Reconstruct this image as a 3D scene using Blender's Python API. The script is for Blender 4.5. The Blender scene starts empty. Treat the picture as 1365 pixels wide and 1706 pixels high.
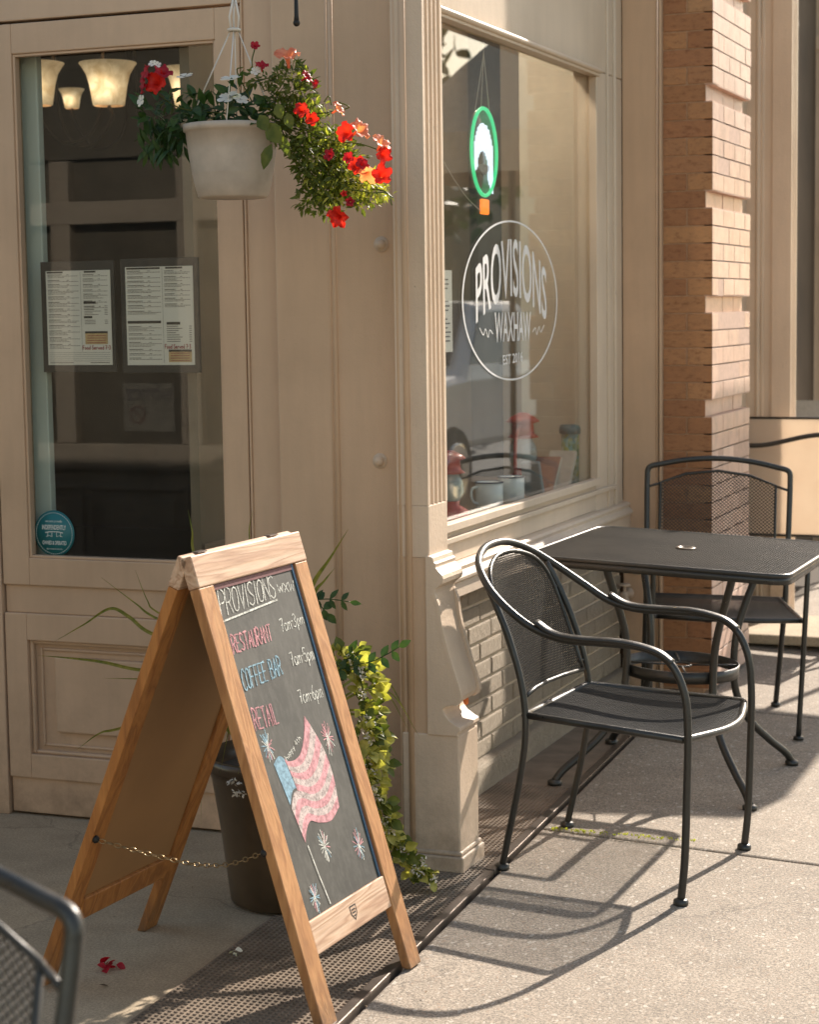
import bpy, bmesh, math, random
from mathutils import Vector, Matrix
random.seed(7)
S = bpy.context.scene
COL = S.collection
PI = math.pi

# ------------------------------------------------------------------ camera
FPX, YAW, PITCH, ROLL, CAMH = 3240.58, 0.37897, 0.103665, -0.014516, 1.5
IW, IH = 1365.0, 1706.0
_f = Vector((-math.sin(YAW)*math.cos(PITCH), math.cos(YAW)*math.cos(PITCH), -math.sin(PITCH)))
_r = Vector((math.cos(YAW), math.sin(YAW), 0)); _u = _r.cross(_f)
RX = _r*math.cos(ROLL) + _u*math.sin(ROLL)
UX = _u*math.cos(ROLL) - _r*math.sin(ROLL)
CAM = Vector((0, 0, CAMH))
cd = bpy.data.cameras.new("camera"); cam = bpy.data.objects.new("camera", cd); COL.objects.link(cam)
cam.matrix_world = Matrix(((RX.x, UX.x, -_f.x, 0), (RX.y, UX.y, -_f.y, 0), (RX.z, UX.z, -_f.z, CAMH), (0, 0, 0, 1)))
cd.sensor_fit = 'VERTICAL'; cd.sensor_height = 36.0; cd.lens = FPX/IH*36.0
cd.clip_start = 0.05; cd.clip_end = 400
cd.dof.use_dof = True; cd.dof.focus_distance = 4.75; cd.dof.aperture_fstop = 6.3
S.camera = cam

def at(x, y, ax, val):
    """point of the photo on a real plane (axis 0/1/2 = value), metres"""
    d = _f + RX*((x-IW/2)/FPX) - UX*((y-IH/2)/FPX)
    t = (val-CAM[ax])/d[ax]
    return CAM + d*t

# ------------------------------------------------------------------ light
SUN_AZ, SUN_EL = math.radians(14.0), math.radians(32.5)      # azimuth from +Y towards +X
W = bpy.data.worlds.new("World"); S.world = W; W.use_nodes = True
wn, wl = W.node_tree.nodes, W.node_tree.links
sky = wn.new("ShaderNodeTexSky"); sky.sky_type = 'NISHITA'; sky.sun_disc = False
sky.sun_elevation = SUN_EL; sky.sun_rotation = SUN_AZ; sky.dust_density = 0.6; sky.air_density = 1.0; sky.ozone_density = 1.0
tint = wn.new("ShaderNodeMixRGB"); tint.blend_type = 'MULTIPLY'; tint.inputs[0].default_value = 1.0
tint.inputs[2].default_value = (1.19, 0.97, 0.75, 1)          # warm white balance of the photograph
wl.new(sky.outputs[0], tint.inputs[1]); wl.new(tint.outputs[0], wn["Background"].inputs[0])
wn["Background"].inputs[1].default_value = 0.15
sd = bpy.data.lights.new("sun", 'SUN'); sd.energy = 5.0; sd.angle = math.radians(0.5); sd.color = (1.0, 0.895, 0.78)
so = bpy.data.objects.new("sun", sd); COL.objects.link(so)
sdir = Vector((-math.sin(SUN_AZ)*math.cos(SUN_EL), -math.cos(SUN_AZ)*math.cos(SUN_EL), -math.sin(SUN_EL)))
so.rotation_euler = sdir.to_track_quat('-Z', 'Y').to_euler(); so.location = (3, 12, 9)
S.view_settings.view_transform = 'Standard'; S.view_settings.look = 'None'
S.view_settings.exposure = 0.96; S.view_settings.gamma = 1.0
S.render.engine = 'CYCLES'
S.cycles.use_denoising = True
S.cycles.max_bounces = 10; S.cycles.diffuse_bounces = 5; S.cycles.glossy_bounces = 5
S.cycles.transparent_max_bounces = 24; S.cycles.transmission_bounces = 6
S.cycles.caustics_reflective = False; S.cycles.caustics_refractive = False
S.cycles.sample_clamp_indirect = 6.0

# ------------------------------------------------------------------ helpers: colour + materials
def lin(h):
    h = h.lstrip('#'); c = [int(h[i:i+2], 16)/255 for i in (0, 2, 4)]
    return tuple((v/12.92 if v <= 0.04045 else ((v+0.055)/1.055)**2.4) for v in c) + (1,)
def rgb(r, g, b): return (r, g, b, 1)

def newmat(name):
    m = bpy.data.materials.new(name); m.use_nodes = True
    return m, m.node_tree.nodes, m.node_tree.links, m.node_tree.nodes["Principled BSDF"]
def node(ns, t, **kw):
    n = ns.new(t)
    for k, v in kw.items(): setattr(n, k, v)
    return n
def setin(n, **kw):
    for k, v in kw.items(): n.inputs[k.replace('_', ' ')].default_value = v
def coords(ns, ls, scale=(1, 1, 1), kind='Object', rot=(0, 0, 0)):
    tc = ns.new("ShaderNodeTexCoord"); mp = ns.new("ShaderNodeMapping")
    mp.inputs['Scale'].default_value = scale; mp.inputs['Rotation'].default_value = rot
    ls.new(tc.outputs[kind], mp.inputs[0]); return mp.outputs[0]
def noise(ns, ls, vec, scale, detail=4, rough=.55, dist=0):
    n = ns.new("ShaderNodeTexNoise"); n.inputs['Scale'].default_value = scale
    n.inputs['Detail'].default_value = detail; n.inputs['Roughness'].default_value = rough
    n.inputs['Distortion'].default_value = dist
    if vec is not None: ls.new(vec, n.inputs['Vector'])
    return n.outputs['Fac']
def ramp(ns, ls, fac, stops):
    r = ns.new("ShaderNodeValToRGB"); e = r.color_ramp.elements
    while len(e) > 1: e.remove(e[-1])
    e[0].position = stops[0][0]; e[0].color = stops[0][1]
    for p, c in stops[1:]:
        q = e.new(p); q.color = c
    ls.new(fac, r.inputs[0]); return r.outputs[0]
def g(v): return (v, v, v, 1)
def mixc(ns, ls, a, b, fac, mode='MIX'):
    m = ns.new("ShaderNodeMixRGB"); m.blend_type = mode
    for i, v in ((0, fac), (1, a), (2, b)):
        if hasattr(v, 'is_output'): ls.new(v, m.inputs[i])
        else: m.inputs[i].default_value = v
    return m.outputs[0]
def bump(ns, ls, height, strength, dist, bs, prev=None):
    b = ns.new("ShaderNodeBump"); b.inputs['Strength'].default_value = strength; b.inputs['Distance'].default_value = dist
    ls.new(height, b.inputs['Height'])
    if prev is not None: ls.new(prev, b.inputs['Normal'])
    if bs is not None: ls.new(b.outputs[0], bs.inputs['Normal'])
    return b.outputs[0]

def paint(name, c, rough=.42, var=.08, bmp=.25, worn=0.0, streak=True):
    """brushed house paint: slow tone drift, drips, chips"""
    m, ns, ls, bs = newmat(name)
    v = coords(ns, ls); vs = coords(ns, ls, (6, 6, .7))
    a = noise(ns, ls, v, 1.7, 5); b = noise(ns, ls, vs, 5, 4)
    lo = tuple(x*(1-var*1.6) for x in c[:3])+(1,); hi = tuple(min(1, x*(1+var)) for x in c[:3])+(1,)
    col = ramp(ns, ls, a, [(.3, lo), (.7, hi)])
    col = mixc(ns, ls, col, ramp(ns, ls, b, [(.35, g(.92)), (.6, g(1.0))]), .6 if streak else .2, 'MULTIPLY')
    dots = noise(ns, ls, v, 60, 3, .7)
    col = mixc(ns, ls, col, rgb(.11, .075, .045), ramp(ns, ls, dots, [(.735, g(0)), (.77, g(.5))]))
    if worn:
        w = noise(ns, ls, vs, 16, 8, .75)
        col = mixc(ns, ls, col, rgb(.30, .23, .17), ramp(ns, ls, w, [(.66-.1*worn, g(0)), (.70-.1*worn, g(.55))]))
    tz = ns.new("ShaderNodeTexCoord"); sz = ns.new("ShaderNodeSeparateXYZ"); ls.new(tz.outputs['Object'], sz.inputs[0])
    low = ramp(ns, ls, sz.outputs['Z'], [(.0, g(1)), (.22, g(.35)), (.6, g(0))])
    gr = mixc(ns, ls, low, ramp(ns, ls, noise(ns, ls, v, 7, 8, .75), [(.42, g(0)), (.70, g(.75))]), 1.0, 'MULTIPLY')
    col = mixc(ns, ls, col, rgb(.17, .12, .08), gr)
    ch_ = noise(ns, ls, v, 11, 9, .8)
    col = mixc(ns, ls, col, rgb(.27, .19, .12), ramp(ns, ls, ch_, [(.715, g(0)), (.73, g(.8))]))
    hand = noise(ns, ls, v, 3.2, 6, .7, .5)
    col = mixc(ns, ls, col, tuple(x*.72 for x in c[:3])+(1,), ramp(ns, ls, hand, [(.55, g(0)), (.75, g(.28))]))
    ls.new(col, bs.inputs['Base Color'])
    rr = ramp(ns, ls, a, [(.3, g(rough-.08)), (.7, g(rough+.12))]); ls.new(rr, bs.inputs['Roughness'])
    h = mixc(ns, ls, noise(ns, ls, vs, 14, 4, .6), noise(ns, ls, v, 90, 4, .65), .65)
    bump(ns, ls, h, bmp, .004, bs)
    return m

def simple(name, c, rough=.5, metal=0, var=.1, nscale=20, bmp=.15, spec=.5):
    m, ns, ls, bs = newmat(name); v = coords(ns, ls)
    a = noise(ns, ls, v, nscale, 5)
    lo = tuple(x*(1-var) for x in c[:3])+(1,); hi = tuple(min(1, x*(1+var)) for x in c[:3])+(1,)
    ls.new(ramp(ns, ls, a, [(.3, lo), (.7, hi)]), bs.inputs['Base Color'])
    bs.inputs['Roughness'].default_value = rough; bs.inputs['Metallic'].default_value = metal
    bs.inputs['Specular IOR Level'].default_value = spec
    bump(ns, ls, noise(ns, ls, v, nscale*6, 4), bmp, .002, bs)
    return m

def emit(name, c, strength):
    m, ns, ls, bs = newmat(name)
    bs.inputs['Base Color'].default_value = c; bs.inputs['Emission Color'].default_value = c
    bs.inputs['Emission Strength'].default_value = strength; return m

def leafmat(name, c1, c2, trans=.35):
    m, ns, ls, bs = newmat(name); v = coords(ns, ls)
    a = noise(ns, ls, v, 35, 2)
    c = ramp(ns, ls, a, [(.35, c1), (.65, c2)])
    ls.new(c, bs.inputs['Base Color']); bs.inputs['Roughness'].default_value = .45
    bs.inputs['Specular IOR Level'].default_value = .35
    t = ns.new("ShaderNodeBsdfTranslucent"); mx = ns.new("ShaderNodeMixShader")
    br = mixc(ns, ls, c, rgb(1.6, 1.7, .7), 1.0, 'MULTIPLY')
    ls.new(br, t.inputs[0]); mx.inputs[0].default_value = trans
    out = ns["Material Output"]
    ls.new(bs.outputs[0], mx.inputs[1]); ls.new(t.outputs[0], mx.inputs[2]); ls.new(mx.outputs[0], out.inputs[0])
    return m

def glassmat(name, tint=(1, 1, 1, 1), refl=1.0, wob=.0, film=.022):
    """thin architectural glass: Fresnel mirror over clear transmission"""
    m, ns, ls, bs = newmat(name); ns.remove(bs)
    gl = ns.new("ShaderNodeBsdfGlossy"); gl.inputs['Roughness'].default_value = .0
    gl.inputs[0].default_value = (refl, refl, refl, 1)
    tr = ns.new("ShaderNodeBsdfTransparent"); tr.inputs[0].default_value = tint
    lw = ns.new("ShaderNodeLayerWeight"); lw.inputs[0].default_value = .5          # Schlick reflectance of each face
    pw = ns.new("ShaderNodeMath"); pw.operation = 'POWER'; pw.inputs[1].default_value = 5.0; ls.new(lw.outputs['Facing'], pw.inputs[0])
    fm = ns.new("ShaderNodeMath"); fm.operation = 'MULTIPLY_ADD'; fm.inputs[1].default_value = .95; fm.inputs[2].default_value = .045; fm.use_clamp = True
    ls.new(pw.outputs[0], fm.inputs[0])
    mx = ns.new("ShaderNodeMixShader"); ls.new(fm.outputs[0], mx.inputs[0])
    ls.new(tr.outputs[0], mx.inputs[1]); ls.new(gl.outputs[0], mx.inputs[2]); ls.new(mx.outputs[0], ns["Material Output"].inputs[0])
    df = ns.new("ShaderNodeBsdfDiffuse"); df.inputs[0].default_value = (.75, .72, .66, 1); m2 = ns.new("ShaderNodeMixShader")      # dusty film and wipe marks
    fv = noise(ns, ls, coords(ns, ls, (1, 1, .35), 'Object', (.5, .3, .2)), 5, 7, .7, .8)
    ls.new(ramp(ns, ls, fv, [(.35, g(film*.4)), (.7, g(film*1.5))]), m2.inputs[0]); ls.new(mx.outputs[0], m2.inputs[1]); ls.new(df.outputs[0], m2.inputs[2]); ls.new(m2.outputs[0], ns["Material Output"].inputs[0])
    if wob:
        v = coords(ns, ls); b = bump(ns, ls, noise(ns, ls, v, 1.6, 2), wob, .02, None); ls.new(b, gl.inputs['Normal'])
    return m

def wood(name, axis, c1, c2, c3, rings=9):
    m, ns, ls, bs = newmat(name)
    sc = {'x': (1.2, 14, 14), 'y': (14, 1.2, 14), 'z': (14, 14, 1.2)}[axis]
    v = coords(ns, ls, sc)
    n1 = noise(ns, ls, v, 1.0, 3, .5, .6)
    w = ns.new("ShaderNodeMath"); w.operation = 'MULTIPLY'; w.inputs[1].default_value = rings; ls.new(n1, w.inputs[0])
    fr = ns.new("ShaderNodeMath"); fr.operation = 'PINGPONG'; fr.inputs[1].default_value = .5; ls.new(w.outputs[0], fr.inputs[0])
    c = ramp(ns, ls, fr.outputs[0], [(.0, c1), (.28, c2), (.5, c3)])
    f = noise(ns, ls, coords(ns, ls, tuple(s*5 for s in sc)), 2, 4)
    c = mixc(ns, ls, c, ramp(ns, ls, f, [(.3, g(.72)), (.65, g(1.08))]), .8, 'MULTIPLY')
    c = mixc(ns, ls, c, c2, .35)
    gz = ns.new("ShaderNodeTexCoord"); sz = ns.new("ShaderNodeSeparateXYZ"); ls.new(gz.outputs['Object'], sz.inputs[0])
    dirt = mixc(ns, ls, ramp(ns, ls, sz.outputs['Z'], [(.0, g(1)), (.10, g(.25)), (.3, g(0))]), ramp(ns, ls, noise(ns, ls, coords(ns, ls), 30, 6, .7), [(.35, g(.2)), (.65, g(.8))]), 1.0, 'MULTIPLY')
    c = mixc(ns, ls, c, rgb(.10, .065, .04), dirt)
    c = mixc(ns, ls, c, rgb(.16, .08, .035), ramp(ns, ls, noise(ns, ls, coords(ns, ls), 17, 6, .75), [(.66, g(0)), (.72, g(.55))]))
    ls.new(c, bs.inputs['Base Color']); bs.inputs['Roughness'].default_value = .55
    b1 = bump(ns, ls, fr.outputs[0], .5, .002, None); bump(ns, ls, f, .4, .001, bs, b1)
    return m

def brickmat(name, mode):
    m, ns, ls, bs = newmat(name); v = coords(ns, ls)
    at_ = ns.new("ShaderNodeAttribute"); at_.attribute_name = "tone"
    if mode == 'orange':
        c = ramp(ns, ls, at_.outputs['Fac'], [(0, rgb(.33, .155, .075)), (.3, rgb(.41, .21, .10)), (.6, rgb(.45, .24, .115)), (.8, rgb(.36, .17, .085)), (1, rgb(.44, .25, .13))])
        st = noise(ns, ls, coords(ns, ls, (7, 7, 17)), 4, 8, .8)
        c = mixc(ns, ls, c, ramp(ns, ls, st, [(.34, rgb(.50, .38, .30)), (.48, g(1)), (.68, rgb(1.2, 1.15, 1.0))]), .8, 'MULTIPLY')
        sp = noise(ns, ls, v, 220, 3, .8)
        c = mixc(ns, ls, c, rgb(.62, .52, .42), ramp(ns, ls, sp, [(.68, g(0)), (.75, g(.6))]))
    elif mode == 'buff':
        c = ramp(ns, ls, at_.outputs['Fac'], [(0, rgb(.66, .44, .345)), (.3, rgb(.70, .48, .385)), (.6, rgb(.73, .52, .42)), (.85, rgb(.67, .45, .355)), (1, rgb(.71, .49, .40))])
        c = mixc(ns, ls, c, ramp(ns, ls, noise(ns, ls, v, 9, 8, .75), [(.32, g(.72)), (.55, g(1)), (.7, g(1.08))]), 1.0, 'MULTIPLY')
    elif mode == 'mortar':
        c = ramp(ns, ls, noise(ns, ls, v, 60, 5), [(.3, rgb(.36, .21, .12)), (.7, rgb(.46, .29, .18))])
    else:
        c = ramp(ns, ls, noise(ns, ls, v, 30, 5), [(.3, rgb(.64, .53, .40)), (.7, rgb(.73, .62, .48))])
    ls.new(c, bs.inputs['Base Color']); bs.inputs['Roughness'].default_value = .42 if mode == 'buff' else .8
    if mode == 'buff':
        bs.inputs['Specular IOR Level'].default_value = .8; bump(ns, ls, noise(ns, ls, v, 150, 4, .7), .25, .003, bs)
    elif mode == 'painted':
        h = ramp(ns, ls, noise(ns, ls, coords(ns, ls, (16, 16, 3.5)), 9, 5, .75), [(.36, g(0)), (.62, g(1))]); bump(ns, ls, h, 1.0, .016, bs)
    else:
        h = mixc(ns, ls, noise(ns, ls, coords(ns, ls, (5, 5, 30)), 5, 6, .7), noise(ns, ls, v, 150, 4, .7), .5); bump(ns, ls, h, .55, .006, bs)
    return m

def concrete(name, base, agg=True, dark=False):
    m, ns, ls, bs = newmat(name); v = coords(ns, ls)
    big = noise(ns, ls, v, .9, 6, .6); mid = noise(ns, ls, v, 9, 6, .65); fine = noise(ns, ls, v, 160, 4, .8)
    b = base
    c = ramp(ns, ls, big, [(.3, tuple(x*.80 for x in b[:3])+(1,)), (.7, tuple(x*1.08 for x in b[:3])+(1,))])
    c = mixc(ns, ls, c, ramp(ns, ls, mid, [(.3, g(.80)), (.65, g(1.06))]), .8, 'MULTIPLY')
    c = mixc(ns, ls, c, ramp(ns, ls, fine, [(.36, g(.36)), (.5, g(1)), (.62, g(1.6))]), .85 if agg else .45, 'MULTIPLY')
    nrm = None
    if agg:
        for sc, thr, colr, amt in ((48, .20, rgb(.50, .44, .37), .8), (85, .26, rgb(.30, .22, .16), .75), (120, .25, rgb(.52, .47, .40), .6), (30, .13, rgb(.46, .42, .36), .75)):
            vo = ns.new("ShaderNodeTexVoronoi"); vo.inputs['Scale'].default_value = sc
            vv = coords(ns, ls, (1, .62, 1), 'Object', (0, 0, .7+sc)); nz = ns.new("ShaderNodeTexNoise"); nz.inputs['Scale'].default_value = 40
            ls.new(vv, nz.inputs['Vector']); vm = ns.new("ShaderNodeVectorMath"); vm.operation = 'MULTIPLY_ADD'
            ls.new(nz.outputs['Color'], vm.inputs[0]); vm.inputs[1].default_value = (.02, .02, .02); ls.new(vv, vm.inputs[2])
            ls.new(vm.outputs[0], vo.inputs['Vector'])
            on = ramp(ns, ls, vo.outputs['Distance'], [(thr, g(1)), (thr+.05, g(0))])
            pick = ns.new("ShaderNodeSeparateColor"); ls.new(vo.outputs['Color'], pick.inputs[0])
            sel = ramp(ns, ls, pick.outputs[0], [(.62, g(0)), (.66, g(amt))])
            fac = mixc(ns, ls, on, sel, 1.0, 'MULTIPLY')
            c = mixc(ns, ls, c, colr, fac)
            nrm = bump(ns, ls, fac, .35, .0015, None, nrm)
    stain = noise(ns, ls, v, 2.6, 7, .7, .4)
    c = mixc(ns, ls, c, rgb(.10, .075, .05), ramp(ns, ls, stain, [(.60, g(0)), (.74, g(.42))]))
    vg = ns.new("ShaderNodeTexVoronoi"); vg.inputs['Scale'].default_value = 3.1; ls.new(v, vg.inputs['Vector'])       # trodden gum and drips
    c = mixc(ns, ls, c, rgb(.07, .06, .05), ramp(ns, ls, vg.outputs['Distance'], [(.035, g(.75)), (.05, g(0))]))
    vc = ns.new("ShaderNodeTexVoronoi"); vc.feature = 'DISTANCE_TO_EDGE'; vc.inputs['Scale'].default_value = .55               # hairline cracks
    dv = ns.new("ShaderNodeVectorMath"); dv.operation = 'MULTIPLY_ADD'; nn = ns.new("ShaderNodeTexNoise"); nn.inputs['Scale'].default_value = 4; nn.inputs['Detail'].default_value = 6
    ls.new(v, nn.inputs['Vector']); ls.new(nn.outputs['Color'], dv.inputs[0]); dv.inputs[1].default_value = (.35, .35, .35); ls.new(v, dv.inputs[2]); ls.new(dv.outputs[0], vc.inputs['Vector'])
    c = mixc(ns, ls, c, rgb(.05, .04, .03), ramp(ns, ls, vc.outputs['Distance'], [(.0008, g(.35)), (.0022, g(0))]))
    ls.new(c, bs.inputs['Base Color']); bs.inputs['Roughness'].default_value = .85
    h = mixc(ns, ls, fine, noise(ns, ls, v, 420, 3, .8), .5)
    bump(ns, ls, h, .55 if agg else .25, .003, bs, nrm)
    return m

# ------------------------------------------------------------------ helpers: meshes
def box(bm, x0, x1, y0, y1, z0, z1):
    vs = [bm.verts.new((x, y, z)) for x in (x0, x1) for y in (y0, y1) for z in (z0, z1)]
    for q in ((0, 1, 3, 2), (4, 6, 7, 5), (0, 4, 5, 1), (2, 3, 7, 6), (0, 2, 6, 4), (1, 5, 7, 3)):
        bm.faces.new([vs[i] for i in q])
    return vs
def prism(bm, poly, mapf, d0, d1):
    """poly of 2D points extruded from d0 to d1 ; mapf(a,b,d)->xyz"""
    A = [bm.verts.new(mapf(a, b, d0)) for a, b in poly]; B = [bm.verts.new(mapf(a, b, d1)) for a, b in poly]
    n = len(poly)
    for i in range(n): bm.faces.new((A[i], A[(i+1) % n], B[(i+1) % n], B[i]))
    bm.faces.new(A[::-1]); bm.faces.new(B)
def spl(pts, n=8, closed=False):
    P = [Vector(p) for p in pts]; out = []
    N = len(P); rng = range(N if closed else N-1)
    for i in rng:
        p1, p2 = P[i], P[(i+1) % N]
        p0 = P[(i-1) % N] if (closed or i > 0) else p1*2-p2
        p3 = P[(i+2) % N] if (closed or i+2 < N) else p2*2-p1
        for k in range(n):
            t = k/n
            out.append(.5*((2*p1)+(p2-p0)*t+(2*p0-5*p1+4*p2-p3)*t*t+(3*p1-p0-3*p2+p3)*t**3))
    if not closed: out.append(P[-1])
    return out
def tube(bm, pts, r, seg=10, closed=False, ref=None, cap=True, flat=None):
    """swept tube; r number or list; flat=(a,b) elliptic section in (ref, side) directions"""
    P = [Vector(p) for p in pts]; n = len(P); rings = []
    up = Vector(ref) if ref else None
    for i in range(n):
        t = (P[(i+1) % n]-P[i-1]) if closed else (P[min(i+1, n-1)]-P[max(i-1, 0)])
        if t.length < 1e-9: t = Vector((0, 0, 1))
        t.normalize()
        if up is None: up = Vector((0, 0, 1)) if abs(t.z) < .9 else Vector((1, 0, 0))
        a = up-t*up.dot(t)
        if a.length < 1e-6: a = t.orthogonal()
        a.normalize(); b = t.cross(a)
        if not ref: up = a
        ri = r[i] if isinstance(r, (list, tuple)) else r
        ra, rb = (flat if flat else (ri, ri))
        rings.append([bm.verts.new(P[i]+a*(ra*math.cos(2*PI*k/seg))+b*(rb*math.sin(2*PI*k/seg))) for k in range(seg)])
    m = n if closed else n-1
    for i in range(m):
        A, B = rings[i], rings[(i+1) % n]
        for k in range(seg):
            f = bm.faces.new((A[k], A[(k+1) % seg], B[(k+1) % seg], B[k])); f.smooth = True
    if cap and not closed:
        bm.faces.new(rings[0][::-1]); bm.faces.new(rings[-1])
def lathe(bm, prof, seg=32, c=(0, 0, 0), tilt=None):
    rings = []
    T = tilt or Matrix.Identity(3)
    for r, z in prof:
        rings.append([bm.verts.new(Vector(c)+T@Vector((r*math.cos(2*PI*k/seg), r*math.sin(2*PI*k/seg), z))) for k in range(seg)])
    for A, B in zip(rings, rings[1:]):
        for k in range(seg):
            f = bm.faces.new((A[k], A[(k+1) % seg], B[(k+1) % seg], B[k])); f.smooth = True
    return rings
def sphere(bm, c, r, seg=12, rg=8, sc=(1, 1, 1)):
    prof = [(max(1e-4, r*math.sin(PI*i/rg)), -r*math.cos(PI*i/rg)) for i in range(rg+1)]
    T = Matrix(((sc[0], 0, 0), (0, sc[1], 0), (0, 0, sc[2])))
    lathe(bm, prof, seg, c, T)

def obj(name, bm, mat, parent=None, bevel=0, smooth=False, recalc=True, solid=0):
    if recalc: bmesh.ops.recalc_face_normals(bm, faces=bm.faces)
    if smooth:
        for f in bm.faces: f.smooth = True
    me = bpy.data.meshes.new(name); bm.to_mesh(me); bm.free()
    for m in (mat if isinstance(mat, (list, tuple)) else [mat]): me.materials.append(m)
    o = bpy.data.objects.new(name, me); COL.objects.link(o)
    if parent is not None: o.parent = parent
    if bevel:
        b = o.modifiers.new("bevel", 'BEVEL'); b.width = bevel; b.segments = 2; b.limit_method = 'ANGLE'; b.angle_limit = math.radians(40)
    if solid:
        s = o.modifiers.new("solid", 'SOLIDIFY'); s.thickness = solid
    return o
def thing(name, label, cat, loc=(0, 0, 0), rz=0, group=None):
    o = bpy.data.objects.new(name, None); COL.objects.link(o); o.empty_display_size = .1
    o.location = loc; o.rotation_euler = (0, 0, rz); return tag(o, label, cat, group)
def tag(o, label, cat, group=None):
    o['label'] = label; o['category'] = cat
    if group: o['group'] = group
    return o
def struct(o, label=None):
    o['kind'] = 'structure'
    if label: o['label'] = label
    return o
def copy_tree(o, parent=None):
    c = o.copy(); COL.objects.link(c)
    if parent is not None: c.parent = parent
    for ch in list(o.children): copy_tree(ch, c)
    return c
def boxes(name, L, mat, parent, bevel=.003):
    bm = bmesh.new()
    for b in L: box(bm, *b)
    return obj(name, bm, mat, parent, bevel)

# stroke lettering -------------------------------------------------
GL = {
 'A': [[(0, 0), (.5, 1), (1, 0)], [(.2, .38), (.8, .38)]],
 'B': [[(0, 0), (0, 1)], [(0, 1), (.7, .95), (.8, .75), (.6, .55), (0, .52)], [(0, .52), (.8, .48), (1, .25), (.8, .03), (0, 0)]],
 'C': [[(1, .85), (.7, 1), (.3, .95), (.02, .6), (.02, .35), (.3, .03), (.7, 0), (1, .15)]],
 'E': [[(.95, 1), (0, 1), (0, 0), (1, 0)], [(0, .52), (.75, .52)]],
 'F': [[(.95, 1), (0, 1), (0, 0)], [(0, .52), (.75, .52)]],
 'H': [[(0, 0), (0, 1)], [(1, 0), (1, 1)], [(0, .5), (1, .5)]],
 'I': [[(.5, 0), (.5, 1)]],
 'L': [[(0, 1), (0, 0), (.95, .02)]],
 'N': [[(0, 0), (0, 1), (1, 0), (1, 1)]],
 'O': [[(.5, 1), (.1, .85), (0, .5), (.12, .12), (.5, 0), (.88, .12), (1, .5), (.9, .85), (.5, 1)]],
 'P': [[(0, 0), (0, 1), (.7, .98), (1, .75), (.75, .5), (0, .45)]],
 'R': [[(0, 0), (0, 1), (.7, .98), (.95, .77), (.7, .52), (0, .48)], [(.4, .5), (1, 0)]],
 'S': [[(.95, .88), (.6, 1), (.15, .9), (.08, .7), (.5, .52), (.92, .35), (.88, .1), (.45, 0), (.02, .12)]],
 'T': [[(0, 1), (1, 1)], [(.5, 1), (.5, 0)]],
 'U': [[(0, 1), (.02, .25), (.3, 0), (.7, 0), (.98, .25), (1, 1)]],
 'V': [[(0, 1), (.5, 0), (1, 1)]],
 'W': [[(0, 1), (.25, 0), (.5, .7), (.75, 0), (1, 1)]],
 'X': [[(0, 0), (1, 1)], [(0, 1), (1, 0)]],
 'Y': [[(0, 1), (.5, .5), (1, 1)], [(.5, .5), (.45, 0)]],
 '7': [[(0, .95), (.95, 1), (.35, 0)], [(.25, .5), (.8, .52)]],
 '3': [[(.05, .9), (.5, 1), (.9, .8), (.45, .55), (.95, .28), (.5, 0), (0, .1)]],
 '5': [[(.95, 1), (.15, 1), (.1, .55), (.6, .6), (.95, .3), (.6, .02), (0, .08)]],
 '6': [[(.85, .98), (.3, .7), (.05, .3), (.4, 0), (.9, .15), (.85, .42), (.4, .5), (.1, .3)]],
 '4': [[(.75, 0), (.7, 1), (.0, .35), (1, .35)]],
 '-': [[(.1, .5), (.9, .52)]],
 'a': [[(.85, .5), (.4, .55), (.05, .3), (.3, 0), (.85, .15), (.85, .5), (.95, 0)]],
 'm': [[(0, 0), (.02, .5)], [(0, .4), (.25, .55), (.45, .4), (.45, 0)], [(.45, .4), (.75, .55), (.95, .4), (1, 0)]],
 'p': [[(.1, -.35), (.12, .5)], [(.12, .4), (.5, .55), (.9, .3), (.5, 0), (.12, .1)]],
 'o': [[(.5, .55), (.05, .3), (.4, 0), (.9, .25), (.5, .55)]],
 'd': [[(.85, .45), (.3, .5), (.08, .2), (.4, 0), (.85, .15)], [(.88, 1), (.85, 0)]],
 'e': [[(.05, .3), (.85, .32), (.5, .55), (.05, .3), (.3, .0), (.9, .08)]],
 'r': [[(.1, 0), (.12, .5)], [(.12, .35), (.5, .55), (.85, .5)]],
 'v': [[(0, .5), (.45, 0), (.9, .55)]],
 'h': [[(0, 0), (0, 1)], [(0, .4), (.5, .55), (.9, .35), (.92, 0)]],
 't': [[(.4, .9), (.4, .1), (.8, 0)], [(.05, .6), (.8, .62)]],
 'y': [[(.05, .5), (.4, .1)], [(.9, .55), (.2, -.35)]],
 'b': [[(.05, 1), (.05, 0)], [(.05, .1), (.5, 0), (.9, .25), (.5, .5), (.05, .4)]],
}
_lift = [0.0]
def ribbon(bm, P, w, mp):
    """P: 2D polyline (metres in the surface plane); mp(a,b,h)->xyz"""
    _lift[0] = (_lift[0]+.00004) % .0012; h = _lift[0]
    L, R = [], []
    for i, p in enumerate(P):
        q0, q1 = P[max(0, i-1)], P[min(len(P)-1, i+1)]
        d = Vector((q1[0]-q0[0], q1[1]-q0[1]));
        if d.length < 1e-9: d = Vector((1, 0))
        d.normalize(); nx, ny = -d.y*w/2, d.x*w/2
        e = d*(w*.25 if i == len(P)-1 else (-w*.25 if i == 0 else 0))
        L.append(bm.verts.new(mp(p[0]+nx+e.x, p[1]+ny+e.y, h))); R.append(bm.verts.new(mp(p[0]-nx+e.x, p[1]-ny+e.y, h)))
    for i in range(len(P)-1): bm.faces.new((L[i], L[i+1], R[i+1], R[i]))
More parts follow.
